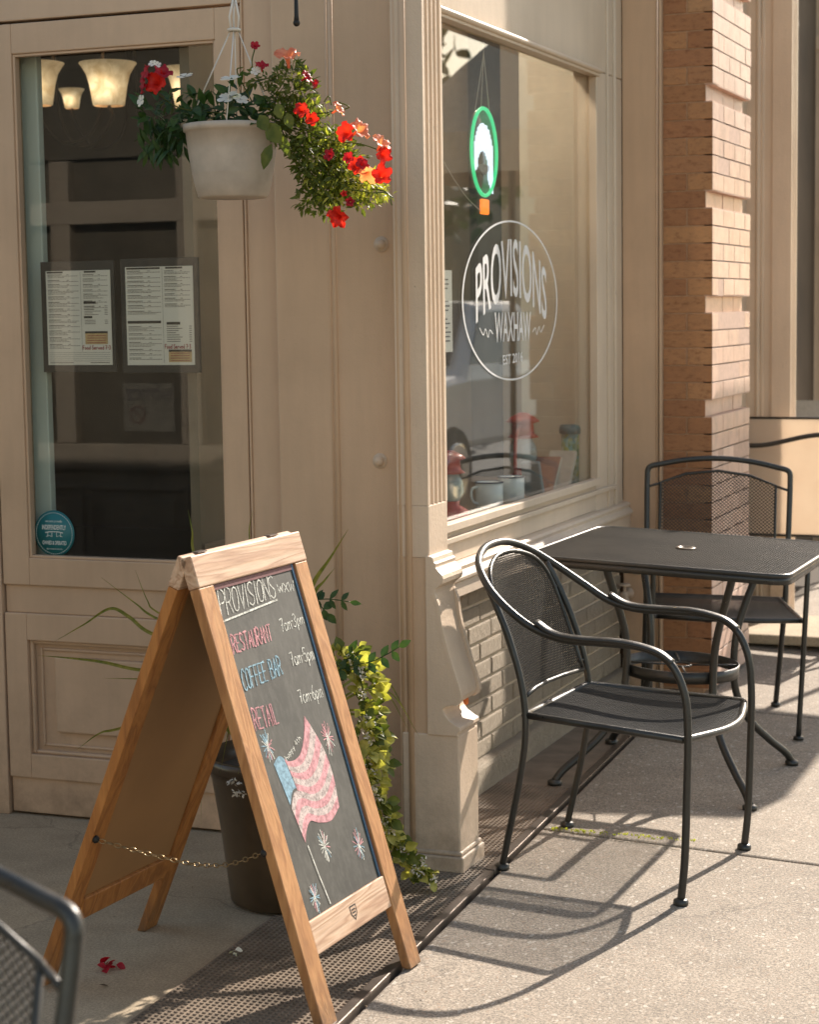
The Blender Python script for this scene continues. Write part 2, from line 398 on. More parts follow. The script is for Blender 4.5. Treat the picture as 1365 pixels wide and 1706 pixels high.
def write(bm, txt, quad, w, mp, gap=.28, jit=.03, smooth=5, wid=None, dense=1):
    """letters inside a quad (bl, br, tr, tl) of plane coordinates"""
    bl, br, tr, tl = [Vector(q) for q in quad]
    ws = [({'I': .35, '-': .6, 'm': 1.2, 'W': 1.3, ' ': .6}.get(ch, 1.0) if wid is None else wid.get(ch, 1)) for ch in txt]
    tot = sum(ws)+gap*(len(txt)-1); x = 0
    for ch, cw in zip(txt, ws):
        if ch != ' ':
            for st in GL[ch]:
                pts = [Vector((p[0]+random.uniform(-jit, jit), p[1]+random.uniform(-jit, jit), 0)) for p in st]
                rounded = ch in 'CORSPBUDamprode35649ohtdyvb' and len(pts) > 2
                pts = spl(pts, smooth) if rounded else [pts[0].lerp(pts[0], 0)]+[a.lerp(b, k/3) for a, b in zip(pts, pts[1:]) for k in (1, 2, 3)]
                out = []
                for p in pts:
                    s = (x+p.x*cw)/tot; t = p.y
                    q = (bl*(1-s)+br*s)*(1-t)+(tl*(1-s)+tr*s)*t
                    out.append((q.x, q.y))
                ribbon(bm, out, w, mp)
        x += cw+gap
def text_bm(body, fn, bold=.0, cuts=2):
    """built-in font text -> bmesh, normalised 0..1 in both directions, then mapped by fn(a,b)"""
    cu = bpy.data.curves.new("t", 'FONT'); cu.body = body; cu.offset = bold; cu.resolution_u = 4
    o = bpy.data.objects.new("t", cu); COL.objects.link(o)
    dg = bpy.context.evaluated_depsgraph_get(); me = bpy.data.meshes.new_from_object(o.evaluated_get(dg))
    bpy.data.objects.remove(o); bpy.data.curves.remove(cu)
    bm = bmesh.new(); bm.from_mesh(me); bpy.data.meshes.remove(me)
    bmesh.ops.triangulate(bm, faces=bm.faces)
    xs = [v.co.x for v in bm.verts]; ys = [v.co.y for v in bm.verts]
    x0, x1, y0, y1 = min(xs), max(xs), min(ys), max(ys)
    for v in bm.verts: v.co.x = (v.co.x-x0)/(x1-x0); v.co.y = (v.co.y-y0)/(y1-y0)
    if cuts: bmesh.ops.subdivide_edges(bm, edges=[e for e in bm.edges if e.calc_length() > .06], cuts=cuts, use_grid_fill=False); bmesh.ops.triangulate(bm, faces=bm.faces)
    for v in bm.verts: v.co = Vector(fn(v.co.x, v.co.y))
    return bm
def join_bm(a, b):
    me = bpy.data.meshes.new("tmp"); b.to_mesh(me); b.free(); a.from_mesh(me); bpy.data.meshes.remove(me)

# expanded-metal mesh ------------------------------------------------
def clip_line(p, d, poly):
    t0, t1 = -1e9, 1e9; n = len(poly)
    for i in range(n):
        a, b = poly[i], poly[(i+1) % n]; ex, ey = b[0]-a[0], b[1]-a[1]
        nx, ny = -ey, ex                       # inward for ccw
        num = nx*(p[0]-a[0])+ny*(p[1]-a[1]); den = nx*d[0]+ny*d[1]
        if abs(den) < 1e-12:
            if num < 0: return None
            continue
        t = -num/den
        if den > 0: t0 = max(t0, t)
        else: t1 = min(t1, t)
    return (t0, t1) if t1 > t0+1e-4 else None
def strands(bm, poly, pa, pb, mp, r=.0013, step=.06):
    """crossing diagonal wires of diamond cells pa x pb inside a convex ccw polygon"""
    a0, a1 = min(p[0] for p in poly), max(p[0] for p in poly); b0, b1 = min(p[1] for p in poly), max(p[1] for p in poly)
    for sgn in (1, -1):
        d = Vector((pa, pb*sgn)); L = d.length; d /= L
        span = (b1-b0)*pa/pb; n0 = int((-span)/pa)-2; n1 = int((a1-a0+span)/pa)+2
        for k in range(n0, n1):
            p = (a0+k*pa, b0 if sgn > 0 else b1)
            c = clip_line(p, d, poly)
            if not c: continue
            m = max(1, int((c[1]-c[0])/step))
            pts = [(p[0]+d.x*(c[0]+(c[1]-c[0])*i/m), p[1]+d.y*(c[0]+(c[1]-c[0])*i/m)) for i in range(m+1)]
            tube(bm, [mp(x, y) for x, y in pts], r, 4, cap=False)
def circ(cx, cy, rx, ry, a0, a1, n): return [(cx+rx*math.cos(math.radians(a0+(a1-a0)*i/n)), cy+ry*math.sin(math.radians(a0+(a1-a0)*i/n))) for i in range(n+1)]

WORLD = set()
_obj = obj
def obj(name, bm, mat, parent=None, *a, **k):
    """parts of a thing built in world coordinates are shifted back by the thing's base"""
    o = _obj(name, bm, mat, parent, *a, **k)
    if parent is not None and parent.name in WORLD: o.location = -parent.location
    return o
def wthing(name, label, cat, loc, group=None):
    t = thing(name, label, cat, loc, 0, group); WORLD.add(t.name); return t

# ------------------------------------------------------------------ materials
BEIGE = rgb(.60, .425, .29)
M_paint = paint("beige_paint", BEIGE)
M_paint_worn_lit = paint("beige_paint_worn_lit", rgb(.65, .51, .385), worn=.35, bmp=.5)  # worn; light on the street-facing sides is put into the paler base
M_board = paint("beige_board", rgb(.59, .415, .28), var=.1)
M_sill_lit = paint("sill_paint_lit", rgb(.65, .53, .41), worn=.12)  # same beige paint, lightened; carries street-side light in its colour
M_painted_brick = brickmat("painted_brick", 'painted')
M_pmortar = simple("painted_mortar", rgb(.54, .44, .33), .85, nscale=40, bmp=.6)
M_brick = brickmat("orange_brick", 'orange'); M_brickf = brickmat("buff_brick_face", 'buff'); M_mortar = brickmat("mortar", 'mortar')
M_walk = concrete("aggregate_concrete", rgb(.305, .255, .20))
M_smooth = concrete("smooth_concrete", rgb(.43, .345, .235), agg=False)
M_joint = simple("joint_dirt", rgb(.07, .055, .04), .95, nscale=60, bmp=.6)
M_iron = simple("black_powdercoat", rgb(.013, .0135, .012), .33, 0.0, .25, 60, .25, .6)
def dusty(m):
    ns, ls = m.node_tree.nodes, m.node_tree.links; bs = ns["Principled BSDF"]; src = bs.inputs['Base Color'].links[0].from_socket
    v = coords(ns, ls); n_ = ns.new("ShaderNodeNewGeometry"); sp = ns.new("ShaderNodeSeparateXYZ"); ls.new(n_.outputs['Normal'], sp.inputs[0])
    up = ramp(ns, ls, sp.outputs['Z'], [(.3, g(.15)), (.9, g(1))]); d = ramp(ns, ls, noise(ns, ls, v, 9, 8, .75), [(.40, g(0)), (.72, g(.30))])
    c = mixc(ns, ls, src, rgb(.20, .17, .13), mixc(ns, ls, up, d, 1.0, 'MULTIPLY'))
    c = mixc(ns, ls, c, rgb(.13, .07, .04), ramp(ns, ls, noise(ns, ls, v, 38, 6, .8), [(.70, g(0)), (.74, g(.7))]))
    ls.new(c, bs.inputs['Base Color']); ls.new(ramp(ns, ls, noise(ns, ls, v, 24, 6, .7), [(.3, g(.24)), (.7, g(.52))]), bs.inputs['Roughness'])
dusty(M_iron)
M_ironmesh = simple("black_mesh", rgb(.022, .020, .016), .40, 0.0, .2, 60, .1)
M_grate = simple("tread_plate", rgb(.20, .155, .115), .5, .0, .35, 9, .4)
M_steel = simple("edge_metal", rgb(.16, .13, .11), .38, .7, .3, 12, .4)
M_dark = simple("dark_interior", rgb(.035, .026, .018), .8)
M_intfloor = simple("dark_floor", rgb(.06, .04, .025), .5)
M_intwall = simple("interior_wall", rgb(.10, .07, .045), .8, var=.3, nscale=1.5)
M_white = simple("white_plastic", rgb(.66, .61, .55), .4, nscale=12, bmp=.05)
M_glass_door = glassmat("door_glass", rgb(.955, .97, .95), .62, 0, .008)
M_glass_win = glassmat("window_glass", rgb(.97, .98, .965), .95, .02)
M_black = simple("flat_black", rgb(.008, .007, .006), .6)
M_asphalt = concrete("asphalt", rgb(.055, .052, .048), agg=False)
M_grass = simple("verge_green", rgb(.06, .09, .03), .9, var=.4, nscale=6, bmp=.8)

# ------------------------------------------------------------------ the ground
SLOPE = .042                       # the pavement falls towards the street
def fall(x): return -SLOPE*max(0.0, x+1.70)
def tilt_bm(bm):
    for v in bm.verts: v.co.z += fall(v.co.x)
def stand(o, x, y, rz):
    """put a thing on the sloping pavement"""
    o.location = (x, y, fall(x)); o.rotation_euler = (Matrix.Rotation(math.atan(SLOPE), 3, 'Y') @ Matrix.Rotation(rz, 3, 'Z')).to_euler()
def edge_out(y): return -1.43-.05*y
def slab(bm, xa, xb, y0, y1, z0, z1):
    """xa, xb: functions of y"""
    n = 2; P = []
    q = [(xa(y0), y0), (xb(y0), y0), (xb(y1), y1), (xa(y1), y1)]
    prism(bm, q, lambda a, b, d: (a, b, d), z0, z1)
bm = bmesh.new(); box(bm, -120, 120, -60, 120, -.40, -.32)
struct(obj("ground", bm, M_grass))
bm = bmesh.new()
J = [(-6, -3.2), (-3.2, -1.1), (-1.1, 1.0), (1.0, 3.1), (3.1, 5.255), (5.255, 7.115), (7.115, 8.85)]+[(8.85+2*i, 10.85+2*i) for i in range(10)]
for i, (a, b) in enumerate(J):
    g0 = .005
    slab(bm, (lambda y: edge_out(min(y, 7.4))), (lambda y: -.35), a+g0, b-g0, -.25, 0)
    slab(bm, (lambda y: -.338), (lambda y: 1.2), a+g0, b-g0, -.25, 0)
tilt_bm(bm)
struct(obj("sidewalk", bm, M_walk, bevel=.008))
bm = bmesh.new(); prism(bm, [(-3, -.29), (1.2, -.29), (1.2, -.134), (-1.7, -.012), (-3, -.012)], lambda a, b, d: (a, d, b), -6, 29)
struct(obj("joint_bed", bm, M_joint))
bm = bmesh.new(); box(bm, 1.205, 1.36, -6, 29, -.34, -.122); struct(obj("kerb", bm, M_smooth, bevel=.012))
bm = bmesh.new(); box(bm, 1.36, 9.5, -40, 70, -.31, -.25); struct(obj("road", bm, M_asphalt))
# entry floor: smoother, darker concrete left of the metal strip
bm = bmesh.new(); prism(bm, [(-9, -2.0), (-1.975, -2.0), (-2.075, 4.9), (-2.03, 7.4), (-9, 7.4)], lambda a, b, d: (a, b, d), -.25, .0)
struct(obj("entry_floor", bm, M_smooth))
# waffle tread strip as real relief
bm = bmesh.new(); pit = .0165; y = 1.2
nx = 27; rows = int((7.36-1.2)/pit)
prev = None
def tp(s, t, top):
    yy = 1.2+t*pit; xi = -1.945-.03*min(yy, 4.3); xo = edge_out(yy)-.035
    if yy > 4.3: xi = -2.08
    return (xi+(xo-xi)*s/nx, yy, top)
for j in range(rows+1):
    cols = []
    for sub in (0, .26):
        row = []
        for i in range(nx+1):
            for su in (0, .26):
                up = (sub > 0 or su > 0)
                row.append(bm.verts.new(tp(i+su if i < nx else nx, j+sub, .004 if (sub == 0 or su == 0) and not (sub > 0 and su > 0) else .0045)))
        cols.append(row)
    if prev is not None:
        a, b = prev, cols[0]
        for k in range(len(a)-1): bm.faces.new((a[k], a[k+1], b[k+1], b[k]))
    a, b = cols
    for k in range(len(a)-1): bm.faces.new((a[k], a[k+1], b[k+1], b[k]))
    prev = cols[1]
# press every cell centre down by inset
bmesh.ops.recalc_face_normals(bm, faces=bm.faces)
cells = [f for f in bm.faces if f.calc_area() > 1.1e-4]
r = bmesh.ops.inset_individual(bm, faces=cells, thickness=.0022, depth=0)
for f in cells:
    for v in f.verts: v.co.z = .0
struct(obj("tread_strip", bm, M_grate, recalc=False))
bm = bmesh.new()
for y0, y1 in ((1.2, 4.78), (4.79, 7.36)):
    prism(bm, [(edge_out(y0)-.034, y0), (edge_out(y0)-.006, y0), (edge_out(y1)-.006, y1), (edge_out(y1)-.034, y1)], lambda a, b, d: (a, b, d), -.02, .009)
struct(obj("strip_edging", bm, M_steel, bevel=.003))
# raised step beyond the brick pillar
bm = bmesh.new(); box(bm, -2.6, -.9, 8.43, 9.02, .012, .055)
struct(obj("raised_step", bm, M_smooth, bevel=.006))

# ------------------------------------------------------------------ corner shop front
SF = wthing("corner_storefront", "tan painted wooden shop front with glazed door wall, fluted corner post and display window", "building", (-2.0, 4.9, 0))
H = 3.5
def B(name, L, mat=None, parent=None, bevel=.003):
    return boxes(name, L, mat or M_paint, parent or SF, bevel)
YD = 4.90
# door with glass and a raised panel
door = B("door", [(-3.262, -3.171, YD, YD+.05, .702, 2.336), (-2.512, -2.436, YD, YD+.05, .702, 2.336),
                  (-3.171, -2.512, YD+.0005, YD+.05, 2.250, 2.336), (-3.171, -2.512, YD+.0005, YD+.05, .702, .784),
                  (-3.262, -3.187, YD, YD+.05, .117, .617), (-2.512, -2.436, YD, YD+.05, .117, .617),
                  (-3.187, -2.512, YD+.0005, YD+.05, .536, .617), (-3.187, -2.512, YD+.0005, YD+.05, .117, .190),
                  (-3.262, -2.436, YD+.012, YD+.048, .617, .702), (-3.262, -2.436, YD+.010, YD+.05, .008, .117)], M_board)
bm = bmesh.new()
def rect_trim(bm, x0, x1, z0, z1, w, y0, y1):
    box(bm, x0, x0+w, y0, y1, z0, z1); box(bm, x1-w, x1, y0, y1, z0, z1)
    box(bm, x0+w, x1-w, y0+.0004, y1, z0, z0+w); box(bm, x0+w, x1-w, y0+.0004, y1, z1-w, z1)
rect_trim(bm, -3.187, -2.512, .190, .536, .012, YD+.012, YD+.03)
rect_trim(bm, -3.160, -2.535, .212, .512, .010, YD+.024, YD+.035)
box(bm, -3.187, -2.512, YD+.032, YD+.05, .19, .536)
box(bm, -3.104, -2.575, YD+.014, YD+.034, .259, .487)
obj("raised_panel", bm, M_board, door, bevel=.006)
bm = bmesh.new(); rect_trim(bm, -3.171, -2.512, .784, 2.25, .008, YD+.006, YD+.03)
obj("glazing_bead", bm, M_paint, door, bevel=.002)
bm = bmesh.new(); box(bm, -3.166, -2.517, YD+.032, YD+.036, .79, 2.245)
obj("pane", bm, M_glass_door, door)
# jambs and boards of the door wall
B("jamb", [(-3.70, -3.268, YD-.004, YD+.05, 0, 2.336)], M_paint)
B("wall_board", [(-3.70, -2.436, YD+.008, YD+.05, 2.345, H), (-2.430, -2.424, YD-.006, YD+.05, 0, H), (-2.424, -2.330, YD, YD+.05, 0, H)], M_paint)
B("wall_board", [(-2.322, -1.925, 4.86, 4.95, 0, H)], M_board, bevel=.006)
bm = bmesh.new()
tube(bm, [(-2.144, 4.860, 0), (-2.144, 4.860, H)], .007, 10); tube(bm, [(-2.158, 4.860, 0), (-2.158, 4.860, H)], .003, 8)
obj("moulding_bead", bm, M_paint, SF)
for (px, py) in ((635, 407), (633, 768)):
    p = at(px, py, 1, 4.858); bm = bmesh.new()
    lathe(bm, [(.001, .016), (.006, .015), (.0125, .010), (.014, .004), (.0145, 0), (.021, .001), (.0215, -.003)], 16, p, Matrix.Rotation(PI/2, 3, 'X'))
    obj("bolt_head", bm, M_paint_worn_lit, SF)
# fluted corner post
def fluted(x0, y0, y1, nfl=4):
    """cross-section ccw (x,y): front y0, right face at x0 with flutes cut in"""
    P = [(x0-.088, y1), (x0-.088, y0), (x0-.0, y0)]
    m = .012; wv = (y1-y0-2*m)/nfl
    for k in range(nfl):
        a = y0+m+k*wv; gp = wv*.13
        P.append((x0, a+gp))
        for i in range(1, 8):
            t = PI*i/8; P.append((x0-.011*math.sin(t), a+gp+(wv-2*gp)*(1-math.cos(t))/2))
        P.append((x0, a+wv-gp))
    P.append((x0, y1)); return P
XP = -1.842
bm = bmesh.new(); prism(bm, fluted(XP, 4.76, 4.905), lambda a, b, d: (a, b, d), .985, 3.2)
obj("fluted_post", bm, M_paint_worn_lit, SF)
bm = bmesh.new(); box(bm, XP-.088, XP, 4.7603, 4.9047, .845, .985)
obj("post_block", bm, M_paint_worn_lit, SF, bevel=.003)
bm = bmesh.new(); box(bm, XP-.088, XP, 4.7603, 4.9047, 3.2, H); obj("post_block", bm, M_paint_worn_lit, SF, bevel=.003)
bm = bmesh.new(); box(bm, XP-.088, XP, 4.7605, 4.9045, 0.0, .845)
# beads along the left edge of the post
tube(bm, [(-1.922, 4.768, 0), (-1.922, 4.768, H)], .009, 12); tube(bm, [(-1.898, 4.760, 0), (-1.898, 4.760, H)], .009, 12)
tube(bm, [(-1.909, 4.764, 0), (-1.909, 4.764, H)], .004, 8)
obj("post_moulding", bm, M_board, SF)
# scroll console and pedestal block on the post
prof = [(-1.842, .852), (-1.829, .848), (-1.826, .835), (-1.820, .832), (-1.822, .822), (-1.814, .812), (-1.803, .802), (-1.799, .792), (-1.802, .780), (-1.812, .772), (-1.822, .764), (-1.824, .752),
        (-1.820, .72), (-1.815, .68), (-1.807, .64), (-1.795, .595), (-1.781, .55), (-1.769, .515), (-1.762, .49), (-1.760, .475), (-1.764, .463), (-1.775, .455), (-1.789, .452), (-1.803, .448),
        (-1.806, .440), (-1.800, .428), (-1.788, .414), (-1.772, .403), (-1.758, .396), (-1.757, .386), (-1.764, .380)]
prof = [(p.x, p.y) for p in [Vector((a, b)) for a, b in prof]]
bm = bmesh.new()
poly = prof+[(-1.764, .372), (-1.85, .372), (-1.85, .852)]
prism(bm, poly, lambda a, b, d: (a, d, b), 4.752, 4.905)
obj("scroll_console", bm, M_paint_worn_lit, SF, bevel=.002)
bm = bmesh.new()
def rib(y0, y1, off):
    q = [(x+off*(0 if i in (0, 19) else 1), z) for i, (x, z) in enumerate(prof[11:22])]
    inn = [(x-.01, z) for x, z in q][::-1]
    prism(bm, q+inn, lambda a, b, d: (a, d, b), y0, y1)
rib(4.750, 4.764, .009); rib(4.893, 4.908, .009)
obj("console_rib", bm, M_paint_worn_lit, SF)
bm = bmesh.new(); box(bm, -1.925, -1.762, 4.757, 4.908, .0, .374)
box(bm, -1.932, -1.750, 4.745, 4.920, .0, .045); box(bm, -1.928, -1.756, 4.750, 4.914, .045, .058)
obj("post_pedestal", bm, M_paint_worn_lit, SF, bevel=.005)
sphere_bm = bmesh.new(); sphere(sphere_bm, at(777, 1167, 0, -1.785), .008, 8, 6, (1, 1, 1.6)); sphere(sphere_bm, at(773, 1163, 0, -1.785), .006, 8, 6)
obj("sealant_blob", sphere_bm, simple("orange_sealant", rgb(.62, .16, .03), .5), SF)
# display window wall (faces the street, +X)
XW = -2.02; YE = 7.33
B("frieze", [(-2.12, XW, 4.91, YE, 2.362, H)], M_sill_lit)
B("window_casing", [(-2.10, XW, 6.955, YE-.002, .70, 2.36), (-2.10, XW, 4.91, 5.06, .70, 2.36), (-2.10, XW-.002, 5.06, 6.955, .745, .848)], M_sill_lit)
bm = bmesh.new()
box(bm, -2.035, -1.998, 5.06, 6.96, 2.333, 2.360); box(bm, -2.035, -2.004, 6.93, 6.957, .85, 2.333)
box(bm, -2.035, -2.000, 5.06, 6.96, .842, .868); box(bm, -2.02, -2.006, 5.06, 7.20, .806, .824)
tube(bm, [(-2.018, 7.115, .70), (-2.018, 7.115, H)], .008, 8); tube(bm, [(-2.018, 7.21, .70), (-2.018, 7.21, H)], .010, 8)
tube(bm, [(-1.997, 5.06, 2.352), (-1.997, 6.96, 2.352)], .010, 10)
obj("window_bead", bm, M_sill_lit, SF, bevel=.004)
sp = [(-2.06, .747), (-1.998, .742), (-1.990, .735), (-1.994, .722), (-1.985, .715), (-1.978, .706), (-1.980, .696), (-1.990, .690), (-1.990, .645), (-2.06, .643)]
bm = bmesh.new(); prism(bm, sp, lambda a, b, d: (a, d, b), 4.906, 7.36)
obj("window_sill", bm, M_sill_lit, SF, bevel=.002)
bm = bmesh.new(); box(bm, -2.042, -2.038, 5.05, 6.945, .85, 2.345)
pane = obj("window_pane", bm, M_glass_win, SF)
# lettering on the window
M_vinyl = simple("white_vinyl", rgb(.80, .80, .80), .4, nscale=30, bmp=0)
M_vinyl.use_backface_culling = False
XL = -2.0365
def wy(px, py): p = at(px, py, 0, XL); return (p.y, p.z)
oc = (6.055, 1.524); oa, ob = .485, .259
bm = bmesh.new(); n = 96
for w0, w1 in ((1.0, .982),):
    A = [bm.verts.new((XL, oc[0]+oa*1.0*math.cos(2*PI*k/n), oc[1]+ob*math.sin(2*PI*k/n))) for k in range(n)]
    Bv = [bm.verts.new((XL, oc[0]+(oa-.011)*math.cos(2*PI*k/n), oc[1]+(ob-.006)*math.sin(2*PI*k/n))) for k in range(n)]
    for k in range(n): bm.faces.new((A[k], A[(k+1) % n], Bv[(k+1) % n], Bv[k]))
def word(body, y0, y1, top, bot, bold):
    def fn(a, b):
        yy = y0+(y1-y0)*a; zt = top(a); zb = bot(a); return (XL, yy, zb+(zt-zb)*b)
    return text_bm(body, fn, bold)
K = 1.0
x0y, x1y = wy(793, 470)[0], wy(911, 480)[0]
zt = lambda a: 1.572+.128*(1-(2*a-1)**2)
zb = lambda a: 1.425+.090*(1-(2*a-1)**2)
join_bm(bm, word("PROVISIONS", x0y, x1y, lambda a: 1.625+.10*(1-(2*a-1)**2), lambda a: 1.452+.085*(1-abs(2*a-1)**1.6), .012))
w0, w1 = wy(825, 540)[0], wy(885, 540)[0]
join_bm(bm, word("WAXHAW", w0, w1, lambda a: 1.487, lambda a: 1.392, .014))
e0, e1 = wy(841, 600)[0], wy(869, 598)[0]
join_bm(bm, word("EST 2016", e0-.015, e1+.015, lambda a: 1.350+.006*a, lambda a: 1.318+.006*a, .012))
mpw = lambda a, b, h: (XL+h*.3, a, b)
for s, c0 in ((-1, w0-.02), (1, w1+.02)):
    q = [(c0, 1.42), (c0+s*.03, 1.432), (c0+s*.045, 1.41), (c0+s*.07, 1.436), (c0+s*.09, 1.418), (c0+s*.125, 1.44)]
    ribbon(bm, [(p.x, p.y) for p in spl([(a, b, 0) for a, b in q], 6)], .004, mpw)
q = spl([(w0+.06, 1.70, 0), (w0+.10, 1.742, 0), (w0+.13, 1.70, 0)], 8)
lt = obj("window_lettering", bm, M_vinyl, SF, recalc=False)
# painted brick below the sill
def bricks(bm, axis, u0, u1, z0, z1, depth0, depth1, bl=.205, ch=.066, j=.008, half=0, skip=None, recess=None):
    """axis 'x': face looks +X (u = y) ; axis 'y': face looks -Y (u = x). depth0 back, depth1 front"""
    lay = bm.loops.layers.color.get("tone") or bm.loops.layers.color.new("tone")
    n = int(round((z1-z0)/ch))
    for k in range(n):
        za, zb_ = z0+k*ch+j/2, z0+(k+1)*ch-j/2
        off = (bl/2 if (k+half) % 2 else 0)
        u = u0-off
        while u < u1-.004:
            a, b = max(u0, u+j/2), min(u1, u+bl-j/2)
            if b-a > .012:
                dd = random.uniform(-.0015, .0015)
                if axis == 'x': vs = box(bm, depth0, depth1+dd, a, b, za, zb_)
                else: vs = box(bm, a, b, depth1+dd, depth0, za, zb_)
                tone = random.random()
                fs = {f for v in vs for f in v.link_faces}
                for f in fs:
                    for l in f.loops: l[lay] = (tone, tone, tone, 1)
            u += bl
bm = bmesh.new(); bricks(bm, 'x', 4.93, 7.325, .085, .645, -2.08, -2.030, .215, .0622, .009)
bw = obj("painted_brick_wall", bm, M_painted_brick, SF, bevel=.004)
bm = bmesh.new(); box(bm, -2.10, -2.036, 4.92, 7.325, 0, .644); obj("mortar", bm, M_pmortar, bw)
bm = bmesh.new(); box(bm, -2.09, -1.99, 4.915, 7.325, -.02, .088); obj("wall_plinth", bm, M_painted_brick, SF, bevel=.012)
# board between window and brick pillar, facing the camera side
B("end_board", [(-2.019, -1.878, YE, YE+.05, -.02, H), (-1.874, -1.864, YE-.006, YE+.05, -.02, H)], M_board, bevel=.003)
bm = bmesh.new(); tube(bm, [(-1.883, YE, 0), (-1.883, YE, H)], .005, 8); obj("moulding_bead", bm, M_board, SF)
# roof and hidden sides, closed so that no light leaks
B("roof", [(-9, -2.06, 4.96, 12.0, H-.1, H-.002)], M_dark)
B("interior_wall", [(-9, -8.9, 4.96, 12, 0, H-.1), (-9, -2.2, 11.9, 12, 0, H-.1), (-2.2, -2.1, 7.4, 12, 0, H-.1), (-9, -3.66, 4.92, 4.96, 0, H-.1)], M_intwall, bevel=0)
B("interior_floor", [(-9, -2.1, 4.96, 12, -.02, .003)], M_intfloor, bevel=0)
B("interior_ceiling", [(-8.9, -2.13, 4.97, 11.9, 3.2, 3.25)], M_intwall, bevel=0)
B("display_ledge", [(-2.62, -2.05, 4.97, 7.28, .80, .835), (-2.62, -2.58, 4.97, 7.28, .0, .80)], simple("ledge_wood", rgb(.22, .16, .11), .6), bevel=.003)
B("display_side_wall", [(-2.42, -2.06, 7.29, 7.325, .835, 3.2)], simple("pale_inner_wall", rgb(.82, .78, .68), .8, var=.06, nscale=6), bevel=0)
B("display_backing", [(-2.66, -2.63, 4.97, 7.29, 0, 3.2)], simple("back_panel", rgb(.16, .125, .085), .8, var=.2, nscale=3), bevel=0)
# pale blind edge standing just inside the door glass
B("blind_edge", [(-3.262, -3.150, 5.00, 5.03, .72, 2.9)], simple("pale_blind", rgb(.62, .70, .66), .7, var=.05, nscale=4), bevel=.004)

# ------------------------------------------------------------------ brick pillar with banded courses
BP = wthing("brick_pillar", "orange brick pillar with projecting banded blocks between the window and the next shop", "pillar", (-1.77, 7.7, 0))
X0, X1, Y0, Y1 = -1.866, -1.673, 7.35, 8.05
bm, bmf = bmesh.new(), bmesh.new(); ch = .0662
zbase = 1.0735-16*ch
lay = bm.loops.layers.color.new("tone"); layf = bmf.loops.layers.color.new("tone")
period_z0 = 1.0735     # bottom of the groove course at 1.0735..1.1397
k = 0; z = zbase
for k in range(64):
    za, zb_ = z+.0022, z+ch-.0022
    groove = ((k-16) % 6) == 0 and k > 10
    rx = .026 if groove else 0
    # side facing the camera (-Y): bond along x
    cuts = [X0, X0+.095, X1-rx] if k % 2 else [X0, X1-rx]
    for i in range(len(cuts)-1):
        vs = box(bm, cuts[i]+.003, cuts[i+1]-(.003 if i < len(cuts)-2 else 0), Y0+random.uniform(0, .0015), Y0+.1, za, zb_)
        t = random.random()
        for f in {f for v in vs for f in v.link_faces}:
            for l in f.loops: l[lay] = (t, t, t, 1)
    vs = box(bmf, X1-rx-.0005, X1-rx+.0015, Y0+.001, Y0+.099, za, zb_)
    for f in {f for v in vs for f in v.link_faces}:
        for l in f.loops: l[layf] = (.5, .5, .5, 1)
    y = Y0+.1004; off = [.0, .1][k % 2]; first = True
    while y < Y1-.001-rx*1.4:
        b = min(Y1-rx*1.4, y+(.10 if (first and k % 2) else .2)-.008); first = False
        if b-y > .02:
            vs = box(bmf, X1-rx-.09, X1-rx+random.uniform(-.001, .001), y+.003, b, za, zb_)
            t = random.random()
            for f in {f for v in vs for f in v.link_faces}:
                for l in f.loops: l[layf] = (t, t, t, 1)
        y = b+.006
    z += ch
obj("brickwork", bm, M_brick, BP, bevel=.0025); obj("brick_face", bmf, M_brickf, BP, bevel=.0009)
bm = bmesh.new(); box(bm, X0+.002, X1-.033, Y0+.004, Y1-.042, -.02, H)
obj("mortar", bm, M_mortar, BP); bm = bmesh.new()
zz = zbase
for k in range(64):
    if not (((k-16) % 6) == 0 and k > 10): box(bm, X1-.032, X1-.0008, Y0+.004, Y1-.006, zz-.002, zz+ch+.002)
    zz += ch
obj("face_mortar", bm, simple("buff_mortar", rgb(.58, .40, .31), .85, nscale=50), BP)

# ------------------------------------------------------------------ next shop beyond the pillar
NS = wthing("neighbour_storefront", "tan painted columns and panelled door of the next shop beyond the brick pillar", "building", (-2.0, 9.3, 0))
bm = bmesh.new()
box(bm, -2.6, -1.735, 9.04, 9.10, 0, H); 
for xx, rr in ((-1.842, .012), (-1.822, .008), (-1.752, .009)): tube(bm, [(xx, 9.04, 0), (xx, 9.04, H)], rr, 10)
obj("wall_board", bm, M_sill_lit, NS, bevel=.003)
bm = bmesh.new(); prism(bm, fluted(-1.685, 9.02, 9.16, 3), lambda a, b, d: (a, b, d), 0, H); obj("fluted_post", bm, M_paint_worn_lit, NS)
bm = bmesh.new(); prism(bm, [(-1.745, 8.06), (-1.735, 9.04), (-2.6, 9.04), (-2.6, 8.06)], lambda a, b, d: (a-.16, b, d), 0, H); obj("side_wall", bm, M_sill_lit, NS)
YN = 12.0
def NB(name, L, mat=M_sill_lit, bevel=.006): return boxes_w(name, L, mat, NS, bevel)
def boxes_w(name, L, mat, parent, bevel):
    bm = bmesh.new()
    for b in L: box(bm, *b)
    return obj(name, bm, mat, parent, bevel)
NB("door_wall", [(-3.4, -1.93, YN+.06, YN+.10, 0, H), (-3.4, -1.93, YN, YN+.058, 3.02, 3.11), (-2.052, -1.93, YN-.01, YN+.057, 0, 3.015), (-2.112, -2.06, YN+.02, YN+.058, 0, 3.02)])
nd = NB("door", [(-3.0, -2.13, YN+.03, YN+.055, .02, 3.0)])
bm = bmesh.new()
for z0, z1 in ((.15, .8), (.95, 2.75)):
    for x0, x1 in ((-2.9, -2.60), (-2.50, -2.20)):
        box(bm, x0, x1, YN+.012, YN+.031, z0, z1)
